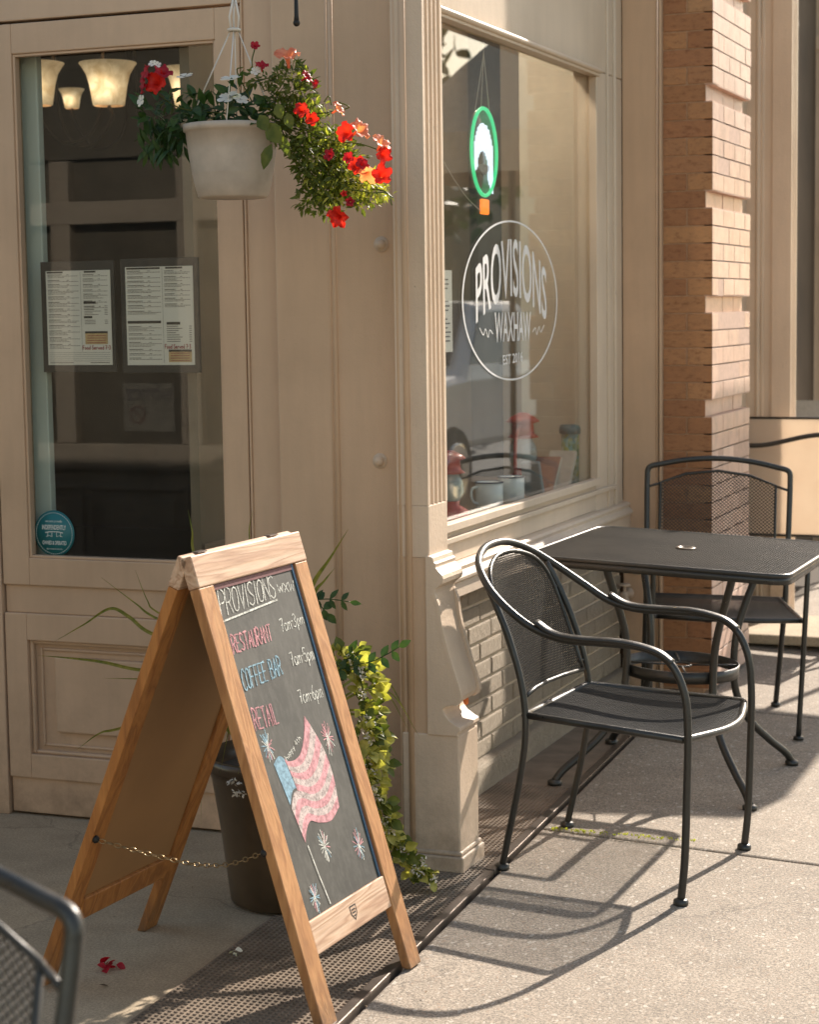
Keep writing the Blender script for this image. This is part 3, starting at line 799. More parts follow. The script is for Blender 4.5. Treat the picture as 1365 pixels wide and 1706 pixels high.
obj("raised_panel", bm, simple("olive_panel", rgb(.33, .28, .19), .6), nd, bevel=.01)
bm = bmesh.new(); box(bm, -2.6, -2.17, YN+.03, YN+.058, 3.20, 3.44); obj("transom_pane", bm, M_black, NS)
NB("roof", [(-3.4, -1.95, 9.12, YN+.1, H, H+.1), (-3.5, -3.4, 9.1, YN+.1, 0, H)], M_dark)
# street frontages further on and behind the camera (seen in the window reflections)

# ------------------------------------------------------------------ menus and sticker on the door glass
M_paper = simple("menu_paper", rgb(.72, .68, .62), .7, var=.03, nscale=5, bmp=.02)
M_ink = simple("menu_ink", rgb(.16, .14, .13), .8, bmp=0); M_inkd = simple("menu_ink_dark", rgb(.03, .025, .02), .8, bmp=0)
M_redink = simple("red_marker", rgb(.30, .03, .04), .7, bmp=0)
M_brownbox = simple("brown_notice", rgb(.50, .34, .16), .7, var=.2, nscale=60, bmp=0)
def menu(x0, x1, z0, z1, fx0, fx1, fz0, fz1, label, right):
    t = wthing("framed_menu", label, "menu", ((fx0+fx1)/2, YD+.034, fz0), "menus taped inside the door glass")
    y = YD+.042
    bm = bmesh.new(); box(bm, fx0, fx1, y, y+.006, fz0, fz1); obj("frame", bm, M_black, t, bevel=.001)
    bm = bmesh.new(); box(bm, x0, x1, y-.0012, y+.001, z0, z1); sh = obj("paper", bm, M_paper, t)
    yy = y-.0018; w = x1-x0; h = z1-z0
    R = random.Random(3 if right else 5)
    thin, dark, red, brown, dark2 = [bmesh.new() for _ in range(5)]; dark3 = bmesh.new()
    def bar(b, u0, u1, v0, v1, dy=0): 
        vs = [b.verts.new((x0+w*u, yy-dy, z0+h*v)) for u, v in ((u0, v0), (u1, v0), (u1, v1), (u0, v1))]; b.faces.new(vs)
    def hb(u0, u1, v0, v1):
        b = bmesh.new(); bar(b, u0, u1, v0, v1, .0002); obj("heading_bar", b, M_inkd, sh, recalc=False)
    cx = .54 if not right else .55
    def para(u0, u1, v):
        D_ = dark2 if u0 > .5 else (dark3 if right and v < .43 else dark)
        bar(D_, u0, u0+R.uniform(.18, .26)*(u1-u0)*2, v, v+.006); bar(D_, u0+(u1-u0)*.62, u0+(u1-u0)*.70, v, v+.005)
        for i in range(R.choice((1, 2, 2, 3))):
            v -= .014; x = u0
            lim = u1 if i == 0 else u0+(u1-u0)*R.uniform(.4, .95)
            while x < lim-.01:
                e = min(lim, x+R.uniform(.015, .05)); bar(thin, x, e, v, v+.0055); x = e+.006
        return v-.030
    v = .955
    while v > (.18 if not right else .05):
        if right and .43 < v < .49:
            hb( .02, .52, .425, .452); v = .39; continue
        v = para(.03, cx-.03, v)
    hb( .02, .27 if not right else .52, .975, .993); hb( .60, .78 if not right else .85, .975, .993)
    bar(thin, cx-.002, cx+.002, .14 if not right else .02, .985)
    v = .95
    lo = .56 if not right else .58
    while v > lo: v = para(.58, .96, v)
    if not right:
        hb( .58, .77, .648, .672); hb( .58, .71, .495, .518)
        for k in range(6): bar(thin, .59, .59+R.uniform(.12, .26), .62-k*.018, .626-k*.018); bar(thin, .9, .95, .62-k*.018, .626-k*.018)
        for k in range(3): bar(thin, .59, .59+R.uniform(.12, .2), .47-k*.018, .476-k*.018); bar(thin, .9, .95, .47-k*.018, .476-k*.018)
        for k in range(5): bar(thin, .02, .97, .13-k*.022, .133-k*.022)
        bar(thin, .03, .4, .02, .028); bar(thin, .66, .96, .02, .028)
        bz = (.59, .94, .22, .355); fz = (.55, .98, .165, .205)
    else:
        hb( .60, .80, .41, .437)
        for k in range(8): bar(thin, .60, .60+R.uniform(.12, .24), .39-k*.022, .397-k*.022); bar(thin, .93, .97, .39-k*.022, .397-k*.022)
        bz = (.62, .96, .03, .155); fz = (.57, .95, .168, .21)
    bar(brown, bz[0], bz[1], bz[2], bz[3]); hb(bz[0], bz[1], bz[3]-.02, bz[3]+.002)
    for k in range(4): bar(red, bz[0]+.03, bz[1]-.03, bz[2]+.012+k*.025, bz[2]+.018+k*.025, .0003)
    mp = lambda a, b, hh: (x0+w*a, yy-.0005-hh*.3, z0+h*b)
    write(red, "Food Served 7-3" if False else "Food Served 7-3", ((fz[0], fz[2]), (fz[1], fz[2]), (fz[1], fz[3]), (fz[0], fz[3])), .0075, mp, wid={'-': .6, ' ': .5})
    for b, nm, m in ((thin, "printed_text", M_ink), (dark, "item_names", M_inkd), (dark2, "item_names", M_inkd), (dark3, "item_names", M_inkd), (brown, "notice_box", M_brownbox), (red, "handwriting", M_redink)):
        if len(b.faces): obj(nm, b, m, sh, recalc=False)
menu(-3.105, -2.889, 1.353, 1.627, -3.123, -2.877, 1.332, 1.654, "left of two framed menus in the door glass, red handwriting below its brown box", False)
menu(-2.839, -2.620, 1.352, 1.633, -2.856, -2.602, 1.330, 1.657, "right of two framed menus in the door glass, red handwriting above its brown box", True)
# round teal sticker
M_teal = simple("teal_vinyl", rgb(.012, .15, .17), .45, var=.05, bmp=0); M_pale = simple("pale_print", rgb(.62, .68, .66), .6, bmp=0)
st = wthing("round_sticker", "round teal sticker with white lettering in the lower left corner of the door glass", "sticker", (-3.098, YD+.03, .79))
sc = (-3.098, .856); ys = YD+.0305
bm = bmesh.new(); lathe(bm, [(.0001, -.0006), (.0685, -.0006), (.0685, .0004), (.0001, .0004)], 48, (sc[0], ys, sc[1]), Matrix.Rotation(PI/2, 3, 'X')); obj("disc", bm, M_teal, st)
bm = bmesh.new(); yt = ys-.0012
def dash_ring(bm, r0, r1, n, frac):
    for k in range(n):
        a0, a1 = 2*PI*k/n, 2*PI*(k+frac)/n
        bm.faces.new([bm.verts.new((sc[0]+r*math.cos(a), yt, sc[1]+r*math.sin(a))) for r, a in ((r0, a0), (r1, a0), (r1, a1), (r0, a1))])
dash_ring(bm, .0605, .0622, 56, .62)
def plate(body, x0, x1, z0, z1, bold=.0): return text_bm(body, lambda a, b: (sc[0]+x0+(x1-x0)*a, yt-.0001, sc[1]+z0+(z1-z0)*b), bold, 0)
join_bm(bm, plate("INDEPENDENTLY", -.041, .041, .011, .025, .02)); join_bm(bm, plate("OWNED & OPERATED", -.041, .041, -.034, -.022, .02))
join_bm(bm, plate("we are proudly", -.029, .029, .031, .040, .0)); join_bm(bm, plate("@independently", -.028, .028, -.049, -.044, .0))
mps = lambda a, b, h: (sc[0]+a, yt-.0002-h*.2, sc[1]+b)
ribbon(bm, [(-.030, .002), (-.015, .0045), (0, .005), (.015, .0045), (.030, .002)], .0025, mps)
for q in (-.022, -.008, .008, .022): ribbon(bm, [(q, .002), (q, -.010)], .0018, mps)
ribbon(bm, [(-.028, -.010), (-.018, -.006), (-.008, -.010)], .0012, mps); ribbon(bm, [(.008, -.010), (.018, -.006), (.028, -.010)], .0012, mps)
obj("lettering", bm, M_pale, st, recalc=False)

# ------------------------------------------------------------------ hanging lamps inside the shop
M_shade = emit("lit_glass_shade", rgb(1.0, .70, .34), .85)
m, ns, ls, bs = newmat("lit_glass_shade_marbled"); M_shade = m
v = coords(ns, ls); a = noise(ns, ls, v, 16, 4, .6, 1.0)
cc = ramp(ns, ls, a, [(.3, rgb(.60, .38, .17)), (.7, rgb(.95, .70, .40))])
tcg = ns.new("ShaderNodeTexCoord"); vd = ns.new("ShaderNodeVectorMath"); vd.operation = 'DISTANCE'; ls.new(tcg.outputs['Generated'], vd.inputs[0]); vd.inputs[1].default_value = (.5, .2, .38)
ls.new(ramp(ns, ls, vd.outputs['Value'], [(.18, g(1.1)), (.38, g(.42)), (.62, g(.17))]), bs.inputs['Emission Strength'])
ls.new(cc, bs.inputs['Base Color']); ls.new(cc, bs.inputs['Emission Color'])
M_bulb = emit("bulb_glow", rgb(1, .8, .5), 6.0)
def lamp(px, py, w, y, label, k):
    p = at(px, py, 1, y); r = w/2
    t = wthing("pendant_lamp", label, "lamp", (p.x, p.y, p.z-.08), "lamps hanging inside the shop")
    bm = bmesh.new(); h = .155*w/.215
    lathe(bm, [(r*.50, -h/2), (r*.55, -h/2+.003), (r*.60, -h*.25), (r*.66, 0), (r*.76, h*.25), (r*.92, h*.43), (r, h/2), (r*.975, h/2+.003), (r*.88, h*.42), (r*.72, h*.24), (r*.62, 0), (r*.56, -h*.25), (r*.55, -h/2+.008), (.001, -h/2+.006)], 32, p)
    obj("lamp_shade", bm, M_shade, t)
    bm = bmesh.new(); sphere(bm, (p.x, p.y, p.z-.01), .030*w/.215); obj("bulb", bm, M_bulb, t)
    bm = bmesh.new(); q = spl([(p.x, p.y, p.z-h/2), (p.x+.01, p.y, p.z-h/2-.05), (p.x+.10*k, p.y+.02, p.z-.22), (p.x+.22*k, p.y+.05, p.z-.16), (p.x+.26*k, p.y+.05, p.z+.1), (p.x+.26*k, p.y+.05, 3.2)], 6)
    tube(bm, q, .007, 8); obj("arm", bm, M_dark, t)
lamp(60, 141, .215, 6.4, "lit bell lamp shade behind the door glass, cut off by the left window edge", 1)
lamp(119, 165, .115, 7.6, "smallest lit lamp shade behind the door glass, between two larger ones", 1)
lamp(180, 141, .215, 6.4, "large lit bell lamp shade fully in view behind the door glass", -1)
lamp(316, 147, .205, 6.6, "lit bell lamp shade behind the red flower at the left of the hanging basket", -1)

# ------------------------------------------------------------------ goods in the display window
zl = .836
def onledge(px, x): p = at(px, 780, 0, x); return (x, p.y)
M_enamel = simple("white_enamel", rgb(.74, .80, .82), .22, var=.06, nscale=60, bmp=.02); M_rimb = simple("blue_rim", rgb(.02, .03, .07), .3)
def mug(px, x, r, h, label, ha):
    c = onledge(px, x); t = wthing("enamel_mug", label, "mug", (c[0], c[1], zl), "enamel mugs in the display window")
    bm = bmesh.new(); lathe(bm, [(.001, .001), (r*.92, .001), (r, .006), (r, h), (r*.95, h), (r*.94, .006), (.001, .005)], 28, (c[0], c[1], zl)); obj("cup", bm, M_enamel, t)
    bm = bmesh.new(); tube(bm, [(c[0]+r*1.01*math.cos(2*PI*k/28), c[1]+r*1.01*math.sin(2*PI*k/28), zl+h) for k in range(28)], .0025, 6, True); obj("rim", bm, M_rimb, t)
    bm = bmesh.new(); dx, dy = math.cos(ha), math.sin(ha)
    tube(bm, [(c[0]+dx*q, c[1]+dy*q, zl+z) for q, z in [(p.x, p.y) for p in spl([(r*.98, h*.85, 0), (r*1.45, h*.78, 0), (r*1.55, h*.5, 0), (r*1.35, h*.25, 0), (r*.98, h*.18, 0)], 6)]], .0045, 8); obj("handle", bm, M_enamel, t)
mug(815, -2.155, .047, .085, "white enamel mug with blue rim, the nearer of the two in the shop window", -2.2)
mug(852, -2.15, .046, .085, "white enamel mug with blue rim, the farther of the two in the shop window", -2.0)
M_red = simple("red_tin", rgb(.42, .035, .02), .35, var=.15, nscale=40); M_lglass = simple("lantern_glass", rgb(.30, .36, .36), .12)
def lantern(px, x, s, label):
    c = onledge(px, x); t = wthing("storm_lantern", label, "lantern", (c[0], c[1], zl), "red lanterns in the display window")
    o = (c[0], c[1], zl)
    bm = bmesh.new(); lathe(bm, [(r*s, z*s) for r, z in [(.001, 0), (.065, 0), (.068, .01), (.062, .04), (.03, .06), (.03, .075), (.001, .075)]], 24, o); obj("tank", bm, M_red, t)
    bm = bmesh.new(); lathe(bm, [(r*s, z*s) for r, z in [(.03, .075), (.045, .105), (.043, .14), (.028, .17)]], 24, o); obj("chimney_glass", bm, M_lglass, t)
    bm = bmesh.new(); lathe(bm, [(r*s, z*s) for r, z in [(.030, .168), (.052, .172), (.036, .185), (.034, .215), (.055, .222), (.040, .235), (.012, .25), (.001, .25)]], 24, o); obj("cap", bm, M_red, t)
    bm = bmesh.new()
    for q in (-1, 1): tube(bm, [Vector(o)+Vector((0, q*y*s, z*s)) for y, z in [(p.x, p.y) for p in spl([(.05, .03, 0), (.075, .07, 0), (.072, .16, 0), (.035, .21, 0)], 6)]], .006*s, 8)
    obj("side_tube", bm, M_red, t)
lantern(751, -2.12, .90, "red storm lantern at the near end of the display window, beside the fluted post")
lantern(872, -2.22, 1.15, "red storm lantern with a tall cap standing behind the two enamel mugs")
M_cyl = simple("speckled_tin", rgb(.30, .36, .18), .4, nscale=10)
m, ns, ls, bs = newmat("flowered_tin"); M_cyl = m; v = coords(ns, ls, (1, 1, .8)); vo = ns.new("ShaderNodeTexVoronoi"); vo.inputs['Scale'].default_value = 70; ls.new(v, vo.inputs[0]); sx = ns.new("ShaderNodeSeparateColor"); ls.new(vo.outputs['Color'], sx.inputs[0])
ls.new(ramp(ns, ls, sx.outputs[0], [(0, rgb(.50, .48, .06)), (.4, rgb(.12, .35, .38)), (.6, rgb(.55, .62, .52)), (.85, rgb(.10, .22, .10))]), bs.inputs['Base Color']); bs.inputs['Roughness'].default_value = .35
c = onledge(952, -2.12); t = wthing("patterned_tube", "speckled yellow tube with a teal cap at the far end of the display window", "container", (c[0], c[1], zl))
bm = bmesh.new(); lathe(bm, [(.001, 0), (.036, 0), (.036, .205), (.001, .205)], 24, (c[0], c[1], zl)); obj("body", bm, M_cyl, t)
bm = bmesh.new(); lathe(bm, [(.036, .195), (.043, .196), (.044, .215), (.038, .228), (.001, .230)], 24, (c[0], c[1], zl)); obj("cap", bm, simple("teal_cap", rgb(.05, .16, .20), .4), t)
for i, (px, ang, cl, lab) in enumerate(((897, 34, rgb(.30, .13, .09), "brown book leaning in the display window beside the speckled tube"), (925, 30, rgb(.55, .50, .44), "pale book leaning in the display window, closest to the speckled tube"))):
    c = onledge(px, -2.13); t = wthing("leaning_book", lab, "book", (c[0], c[1], zl), "books leaning in the display window")
    Rm = Matrix.Rotation(math.radians(-ang-8), 4, 'X')
    for nm, bx, mm in (("cover", (-.05, .05, 0, .022, 0, .17), simple("book_cover", cl, .5)), ("pages", (-.047, .051, .003, .019, .003, .171), simple("book_pages", rgb(.62, .58, .50), .7))):
        bm = bmesh.new(); box(bm, *bx); bmesh.ops.transform(bm, matrix=Matrix.Translation((c[0], c[1], zl+.002))@Rm, verts=bm.verts); obj(nm, bm, mm, t, bevel=.001)
c = onledge(905, -2.12)
t = wthing("grey_pouch", "slim grey packet leaning between the tall lantern and the books in the window", "packet", (c[0], c[1], zl))
bm = bmesh.new(); box(bm, -.035, .035, -.012, .012, 0, .135); bmesh.ops.transform(bm, matrix=Matrix.Translation((c[0]-.01, c[1]-.06, zl+.001))@Matrix.Rotation(math.radians(24), 4, 'X'), verts=bm.verts)
obj("packet", bm, simple("grey_card", rgb(.22, .28, .32), .5), t, bevel=.006)
# paper notice at the near edge of the window
c = at(747, 520, 0, -2.05); t = wthing("paper_notice", "white printed notice stuck inside the display window beside the fluted post", "notice", (-2.05, 5.46, 1.37))
bm = bmesh.new(); box(bm, -2.0455, -2.0445, 5.30, 5.505, 1.372, 1.615); obj("sheet", bm, M_paper, t)
bm = bmesh.new()
for k in range(15):
    z = 1.585-.013*k
    if k in (3, 4, 8): continue
    y1 = 5.49-random.uniform(0, .03); bm.faces.new([bm.verts.new(p) for p in ((-2.0440, 5.32, z), (-2.0440, y1, z), (-2.0440, y1, z+.0045), (-2.0440, 5.32, z+.0045))])
obj("printed_text", bm, M_ink, t, recalc=False)
# lit oval sign hanging in the window
LX = -2.075
t = wthing("lit_oval_sign", "lit oval sign with green rim and orange tab hanging in the display window", "sign", (LX, 5.88, 1.79))
lc = (5.885, 1.992); la, lb = .118, .136
bm = bmesh.new(); n = 48
lathe(bm, [(.0001, -.004), (1, -.004), (1, .004), (.0001, .004)], 48, (0, 0, 0)); 
for v_ in bm.verts: x, y, z = v_.co; v_.co = (LX-.006+z, lc[0]+x*la, lc[1]+y*lb)
obj("backing", bm, simple("smoked_acrylic", rgb(.05, .06, .05), .2), t)
bm = bmesh.new(); tube(bm, [(LX+.004, lc[0]+la*math.cos(2*PI*k/n), lc[1]+lb*math.sin(2*PI*k/n)) for k in range(n)], .0060, 8, True); obj("green_tube", bm, emit("green_glow", rgb(.01, .42, .16), 1.1), t)
bm = bmesh.new()
for k in range(17):
    a = -1+2*k/16; hgt = .088*math.sqrt(max(0, 1-a*a*.92)); lowb = -.028+.030*math.cos(a*2.6)-.02*a-(.055 if k > 11 else 0)-(.03 if k < 3 else 0)
    y0 = lc[0]+a*.082; box(bm, LX+.001, LX+.003, y0-.0046, y0+.0046, lc[1]+lowb+random.uniform(-.004, .004), lc[1]+hgt+random.uniform(-.003, .003))
obj("white_letters", bm, emit("white_glow", rgb(.62, .72, .85), .85), t)
bm = bmesh.new()
for k in range(9):
    a = -.045+.09*k/8; box(bm, LX+.001, LX+.003, lc[0]+a-.0045, lc[0]+a+.0045, lc[1]-.075+.02*abs(a/.045), lc[1]-.036-.1*abs(a))
obj("grey_letters", bm, simple("unlit_letters", rgb(.25, .26, .25), .5), t)
bm = bmesh.new(); box(bm, LX-.006, LX+.006, 5.862, 5.925, 1.797, 1.845); obj("orange_tab", bm, emit("orange_glow", rgb(1.0, .20, .01), .9), t, bevel=.004)
bm = bmesh.new()
for y0 in (5.80, 5.87, 5.955): tube(bm, [(LX, y0, lc[1]+lb*math.sqrt(max(.0, 1-((y0-lc[0])/la)**2))), (LX, 5.90, 2.30), (LX, 5.895, 2.335)], .0016, 5)
tube(bm, spl([(LX, 5.88, 1.80), (LX-.02, 5.75, 1.86), (LX-.03, 5.55, 1.98), (LX-.02, 5.38, 2.10), (LX-.02, 5.30, 2.13)], 8), .0018, 5)
obj("cord", bm, simple("pale_cord", rgb(.5, .46, .40), .6), t)

# added unseen lamp to brighten the display (above the window head)
t = wthing("added_display_lamp", "added pendant lamp, out of view, lighting the goods in the display window", "lamp", (-2.38, 6.35, 2.75))
bm = bmesh.new(); lathe(bm, [(.02, .10), (.05, .08), (.10, .0), (.095, .0), (.045, .075), (.001, .09)], 24, (-2.38, 6.35, 2.75)); obj("lamp_shade", bm, M_white, t)
bm = bmesh.new(); sphere(bm, (-2.38, 6.35, 2.77), .03); obj("bulb", bm, M_bulb, t)
bm = bmesh.new(); tube(bm, [(-2.38, 6.35, 2.84), (-2.38, 6.35, 3.2)], .004, 6); obj("cord", bm, M_black, t)
pl = bpy.data.lights.new("added_display_light", 'POINT'); pl.energy = 13; pl.color = (1, .86, .68); pl.shadow_soft_size = .04
po = bpy.data.objects.new("added_display_light", pl); COL.objects.link(po); po.parent = t; po.location = (0, 0, -.06)

# water tap on the end board
p = at(1048, 988, 1, YE); t = wthing("wall_tap", "painted water tap on the board under the window sill end", "tap", (p.x, p.y, p.z))
bm = bmesh.new(); RT = Matrix.Rotation(PI/2, 3, 'X')
lathe(bm, [(.022, 0), (.022, .006), (.010, .010), (.010, .045), (.016, .048), (.016, .075), (.009, .08), (.001, .08)], 16, p, RT)
tube(bm, [(p.x, p.y-.062, p.z), (p.x+.012, p.y-.075, p.z-.02), (p.x+.016, p.y-.082, p.z-.05)], [.012, .012, .014], 12); obj("spout", bm, M_paint_worn_lit, t)
bm = bmesh.new(); lathe(bm, [(.001, 0), (.024, .002), (.026, .006), (.022, .010), (.001, .011)], 8, (p.x, p.y-.06, p.z+.035)); tube(bm, [(p.x, p.y-.06, p.z), (p.x, p.y-.06, p.z+.038)], .006, 8); obj("handle", bm, M_paint_worn_lit, t)
bm = bmesh.new(); lathe(bm, [(.03, 0), (.028, .008), (.001, .010)], 16, (p.x+.03, p.y, p.z+.10), RT); obj("wall_plate", bm, M_paint_worn_lit, t)

# ------------------------------------------------------------------ patio chairs
def chair_frame_round(t):
    """open round-backed armchair: faces +X, base centre at origin"""
    half = [(.262, -.283, .008), (.268, -.284, .12), (.266, -.284, .30), (.262, -.284, .45), (.248, -.284, .55), (.205, -.285, .625), (.13, -.287, .655), (.02, -.287, .655), (-.08, -.283, .652), (-.15, -.277, .672), (-.215, -.262, .725), (-.275, -.235, .79), (-.322, -.175, .855), (-.342, -.09, .893), (-.347, 0, .903)]
    lean = lambda x, z: x-.062*max(0, min(1, (z-.60)/.30)) if x < -.1 else x
    dz = lambda z: z if z < .66 else .66+(z-.66)*.77
    half = [(lean(x, z), y*(1.04 if z > .70 else 1), dz(z)) for x, y, z in half]
    full = half+[(x, -y, z) for x, y, z in half[::-1][1:]]
    bm = bmesh.new(); tube(bm, spl(full, 6), .0105, 12); obj("arm_frame", bm, M_iron, t)
    for s in (-1, 1):
        bm = bmesh.new()
        tube(bm, spl([(.215, s*.285, .625), (.17, s*.2865, .650), (.08, s*.288, .664), (-.03, s*.288, .661), (-.11, s*.281, .665), (-.165, s*.275, .690)], 6), .01, 12, ref=(0, 0, 1), flat=(.007, .017)); obj("armrest", bm, M_iron, t)
        bm = bmesh.new(); tube(bm, spl([(-.255, s*.238, .008), (-.238, s*.240, .10), (-.212, s*.240, .25), (-.200, s*.238, .38), (-.216, s*.232, .50), (-.258, s*.226, .62), (-.302, s*.222, .71), (-.340, s*.216, .775)], 6), .0095, 12); obj("leg", bm, M_iron, t)
        for x, y in ((.262, s*.283), (-.255, s*.238)):
            bm = bmesh.new(); lathe(bm, [(.001, 0), (.019, 0), (.020, .004), (.019, .013), (.012, .017), (.001, .017)], 16, (x, y, .0)); obj("foot_glide", bm, M_iron, t)
    # seat
    zs = .425
    bm = bmesh.new()
    fr = spl([(.245, -.270, zs), (.268, -.19, zs-.002), (.292, -.08, zs-.006), (.298, 0, zs-.007), (.292, .08, zs-.006), (.268, .19, zs-.002), (.245, .270, zs)], 5)
    tube(bm, [(-.205, -.235, zs+.004)]+[tuple(p) for p in fr]+[(-.205, .235, zs+.004)], .010, 10, closed=True)
    obj("seat_frame", bm, M_iron, t)
    poly = [(-.205, -.232), (.243, -.268), (.268, -.19), (.292, -.08), (.298, 0), (.292, .08), (.268, .19), (.243, .268), (-.205, .232)]
    mp = lambda a, b: (a, b, zs+.006-.016*math.sin(PI*min(1, max(0, (a+.2)/.5)))*(1-(b/.30)**2)-.012*max(0, (a-.2)/.1)**2)
    bm = bmesh.new(); strands(bm, poly, .0150, .0085, mp, .0010, .04); obj("seat_mesh", bm, M_ironmesh, t)
    # back panel between the rear legs
    def bk(a, b):       # a across, b height
        b = b if b < .55 else .55+(b-.55)*.845
        x = -.200-.012*0+(-.205+.2)*0
        h = (b-.47)/.36
        x = -.2135-.145*h-.022*(1-(a/.2)**2)
        return (x, a, b)
    rim = [(-.212, .475), (.212, .475), (.212, .60), (.210, .70), (.196, .785), (.155, .838), (.082, .866), (0, .874), (-.082, .866), (-.155, .838), (-.196, .785), (-.210, .70), (-.212, .60)]
    bm = bmesh.new(); tube(bm, [bk(a, b) for a, b in [(p.x, p.y) for p in spl([(a, b, 0) for a, b in rim[1:]+rim[:1]], 4)]], .0062, 8)
    tube(bm, [bk(a, .475) for a in (-.212, -.1, 0, .1, .212)], .0062, 8)
    for s in (-1, 1):
        tube(bm, [bk(s*.20, .735), (-.302, s*.222, .708)], .005, 6); tube(bm, [bk(s*.203, .50), (-.216, s*.232, .50)], .005, 6)
    obj("back_frame", bm, M_iron, t)
    bm = bmesh.new(); strands(bm, rim, .0085, .0130, bk, .0012, .04); obj("back_mesh", bm, M_ironmesh, t)

def chair_frame_square(t, pa=.0085, pb=.0078, rs=.0015):
    """square shouldered mesh armchair: faces +X"""
    for s in (-1, 1):
        bm = bmesh.new(); tube(bm, spl([(.250, s*.262, .008), (.252, s*.264, .25), (.250, s*.266, .50), (.235, s*.268, .60), (.18, s*.27, .642), (.05, s*.272, .645), (-.10, s*.270, .635), (-.262, s*.266, .63)], 6), .0095, 10); obj("arm_frame", bm, M_iron, t)
        bm = bmesh.new(); lathe(bm, [(.001, 0), (.018, 0), (.018, .012), (.001, .014)], 14, (.250, s*.262, 0)); obj("foot_glide", bm, M_iron, t); bm = bmesh.new(); lathe(bm, [(.001, 0), (.018, 0), (.018, .012), (.001, .014)], 14, (-.300, s*.250, 0)); obj("foot_glide", bm, M_iron, t)
    h = [(-.300, -.250, .008), (-.265, -.254, .20), (-.235, -.258, .42), (-.258, -.262, .62), (-.300, -.266, .80), (-.314, -.266, .862), (-.317, -.2655, .878), (-.319, -.260, .890), (-.320, -.248, .897), (-.322, -.225, .902), (-.331, -.12, .922), (-.336, 0, .930)]
    bm = bmesh.new(); tube(bm, spl(h+[(x, -y, z) for x, y, z in h[::-1][1:]], 6), .0105, 12); obj("back_loop", bm, M_iron, t)
    zs = .42
    poly = [(-.225, -.235), (.235, -.255), (.262, -.12), (.268, 0), (.262, .12), (.235, .255), (-.225, .235)]
    bm = bmesh.new(); tube(bm, [(a, b, zs) for a, b in poly], .0095, 10, closed=True)
    for s in (-1, 1): tube(bm, [(-.225, s*.235, zs), (-.237, s*.258, zs)], .008, 8); tube(bm, [(.235, s*.25, zs), (.251, s*.266, zs)], .008, 8)
    obj("seat_frame", bm, M_iron, t)
    mp = lambda a, b: (a, b, zs+.005-.014*math.sin(PI*min(1, max(0, (a+.22)/.48)))*(1-(b/.28)**2))
    bm = bmesh.new(); strands(bm, poly, .0150, .0088, mp, .0010, .05); obj("seat_mesh", bm, M_ironmesh, t)
    def bk(a, b):
        hh = (b-.42)/.5; return (-.232-.098*hh-.026*(1-(a/.26)**2), a, b)
    rim = [(-.215, .62), (-.205, .57), (-.14, .532), (0, .515), (.14, .532), (.205, .57), (.215, .62), (.215, .835), (.12, .868), (0, .882), (-.12, .868), (-.215, .835)]
    bm = bmesh.new(); tube(bm, [bk(a, b) for a, b in rim], .0055, 8, closed=True)
    for s in (-1, 1):
        tube(bm, [bk(s*.215, .833), (-.300, s*.266, .818)], .005, 6); tube(bm, [bk(s*.208, .575), (-.250, s*.262, .575)], .005, 6)
    obj("back_frame", bm, M_iron, t)
    bm = bmesh.new(); strands(bm, rim, pa, pb, bk, rs, .06); obj("back_mesh", bm, M_ironmesh, t)

GC = "black metal patio chairs"
t = thing("patio_chair", "round-backed black metal mesh armchair standing sideways to the painted brick wall", "chair", (0, 0, 0), 0, GC); chair_frame_round(t); stand(t, -1.398, 5.050, math.radians(-4.5))
t2 = thing("patio_chair", "square-backed black mesh chair behind the table, in front of the brick pillar", "chair", (0, 0, 0), 0, GC); chair_frame_square(t2, .0145, .0125, .0014)
t3 = copy_tree(t2); t3['label'] = "black mesh chair back cut off at the bottom left corner, near the sandwich board"
stand(t2, -1.548, 6.885, math.radians(-72))
t3.location = (-1.345, 1.385, -.0); t3.rotation_euler = (0, 0, math.radians(-99))

# ------------------------------------------------------------------ patio table
t = thing("patio_table", "square black mesh-top patio table with curved legs between two black chairs", "table", (0, 0, 0), 0)
stand(t, -1.492, 6.05, math.radians(-1))
hs = .410; zt_ = .737
def rr(hw, r, n=6):
    P = []
    for cx, cy, a in ((hw-r, -hw+r, -90), (hw-r, hw-r, 0), (-hw+r, hw-r, 90), (-hw+r, -hw+r, 180)): P += circ(cx, cy, r, r, a, a+90, n)
    return P
bm = bmesh.new()
o_ = rr(hs, .055)
tube(bm, [(a, b, zt_-.004) for a, b in o_], .0075, 10, closed=True); 
A = [bm.verts.new((a*1.006, b*1.006, zt_-.006)) for a, b in o_]; Bq = [bm.verts.new((a*1.012, b*1.012, zt_-.030)) for a, b in o_]; Cq = [bm.verts.new((a*.985, b*.985, zt_-.031)) for a, b in o_]
for L1, L2 in ((A, Bq), (Bq, Cq)):
    for k in range(len(o_)): f = bm.faces.new((L1[k], L1[(k+1) % len(o_)], L2[(k+1) % len(o_)], L2[k])); f.smooth = True
obj("rim", bm, M_iron, t, solid=.002)
bm = bmesh.new(); strands(bm, rr(hs-.004, .055, 3), .0200, .0105, lambda a, b: (a, b, zt_), .0009, .3); obj("mesh_top", bm, simple("brown_black_mesh", rgb(.050, .041, .030), .42, 0, .3, 5, .1), t)
bm = bmesh.new(); lathe(bm, [(.030, .000), (.033, .002), (.030, .005), (.020, .0055), (.019, .002), (.001, .001)], 24, (0, 0, zt_+.001)); obj("centre_cap", bm, simple("cap_metal", rgb(.16, .13, .10), .4, .3), t)
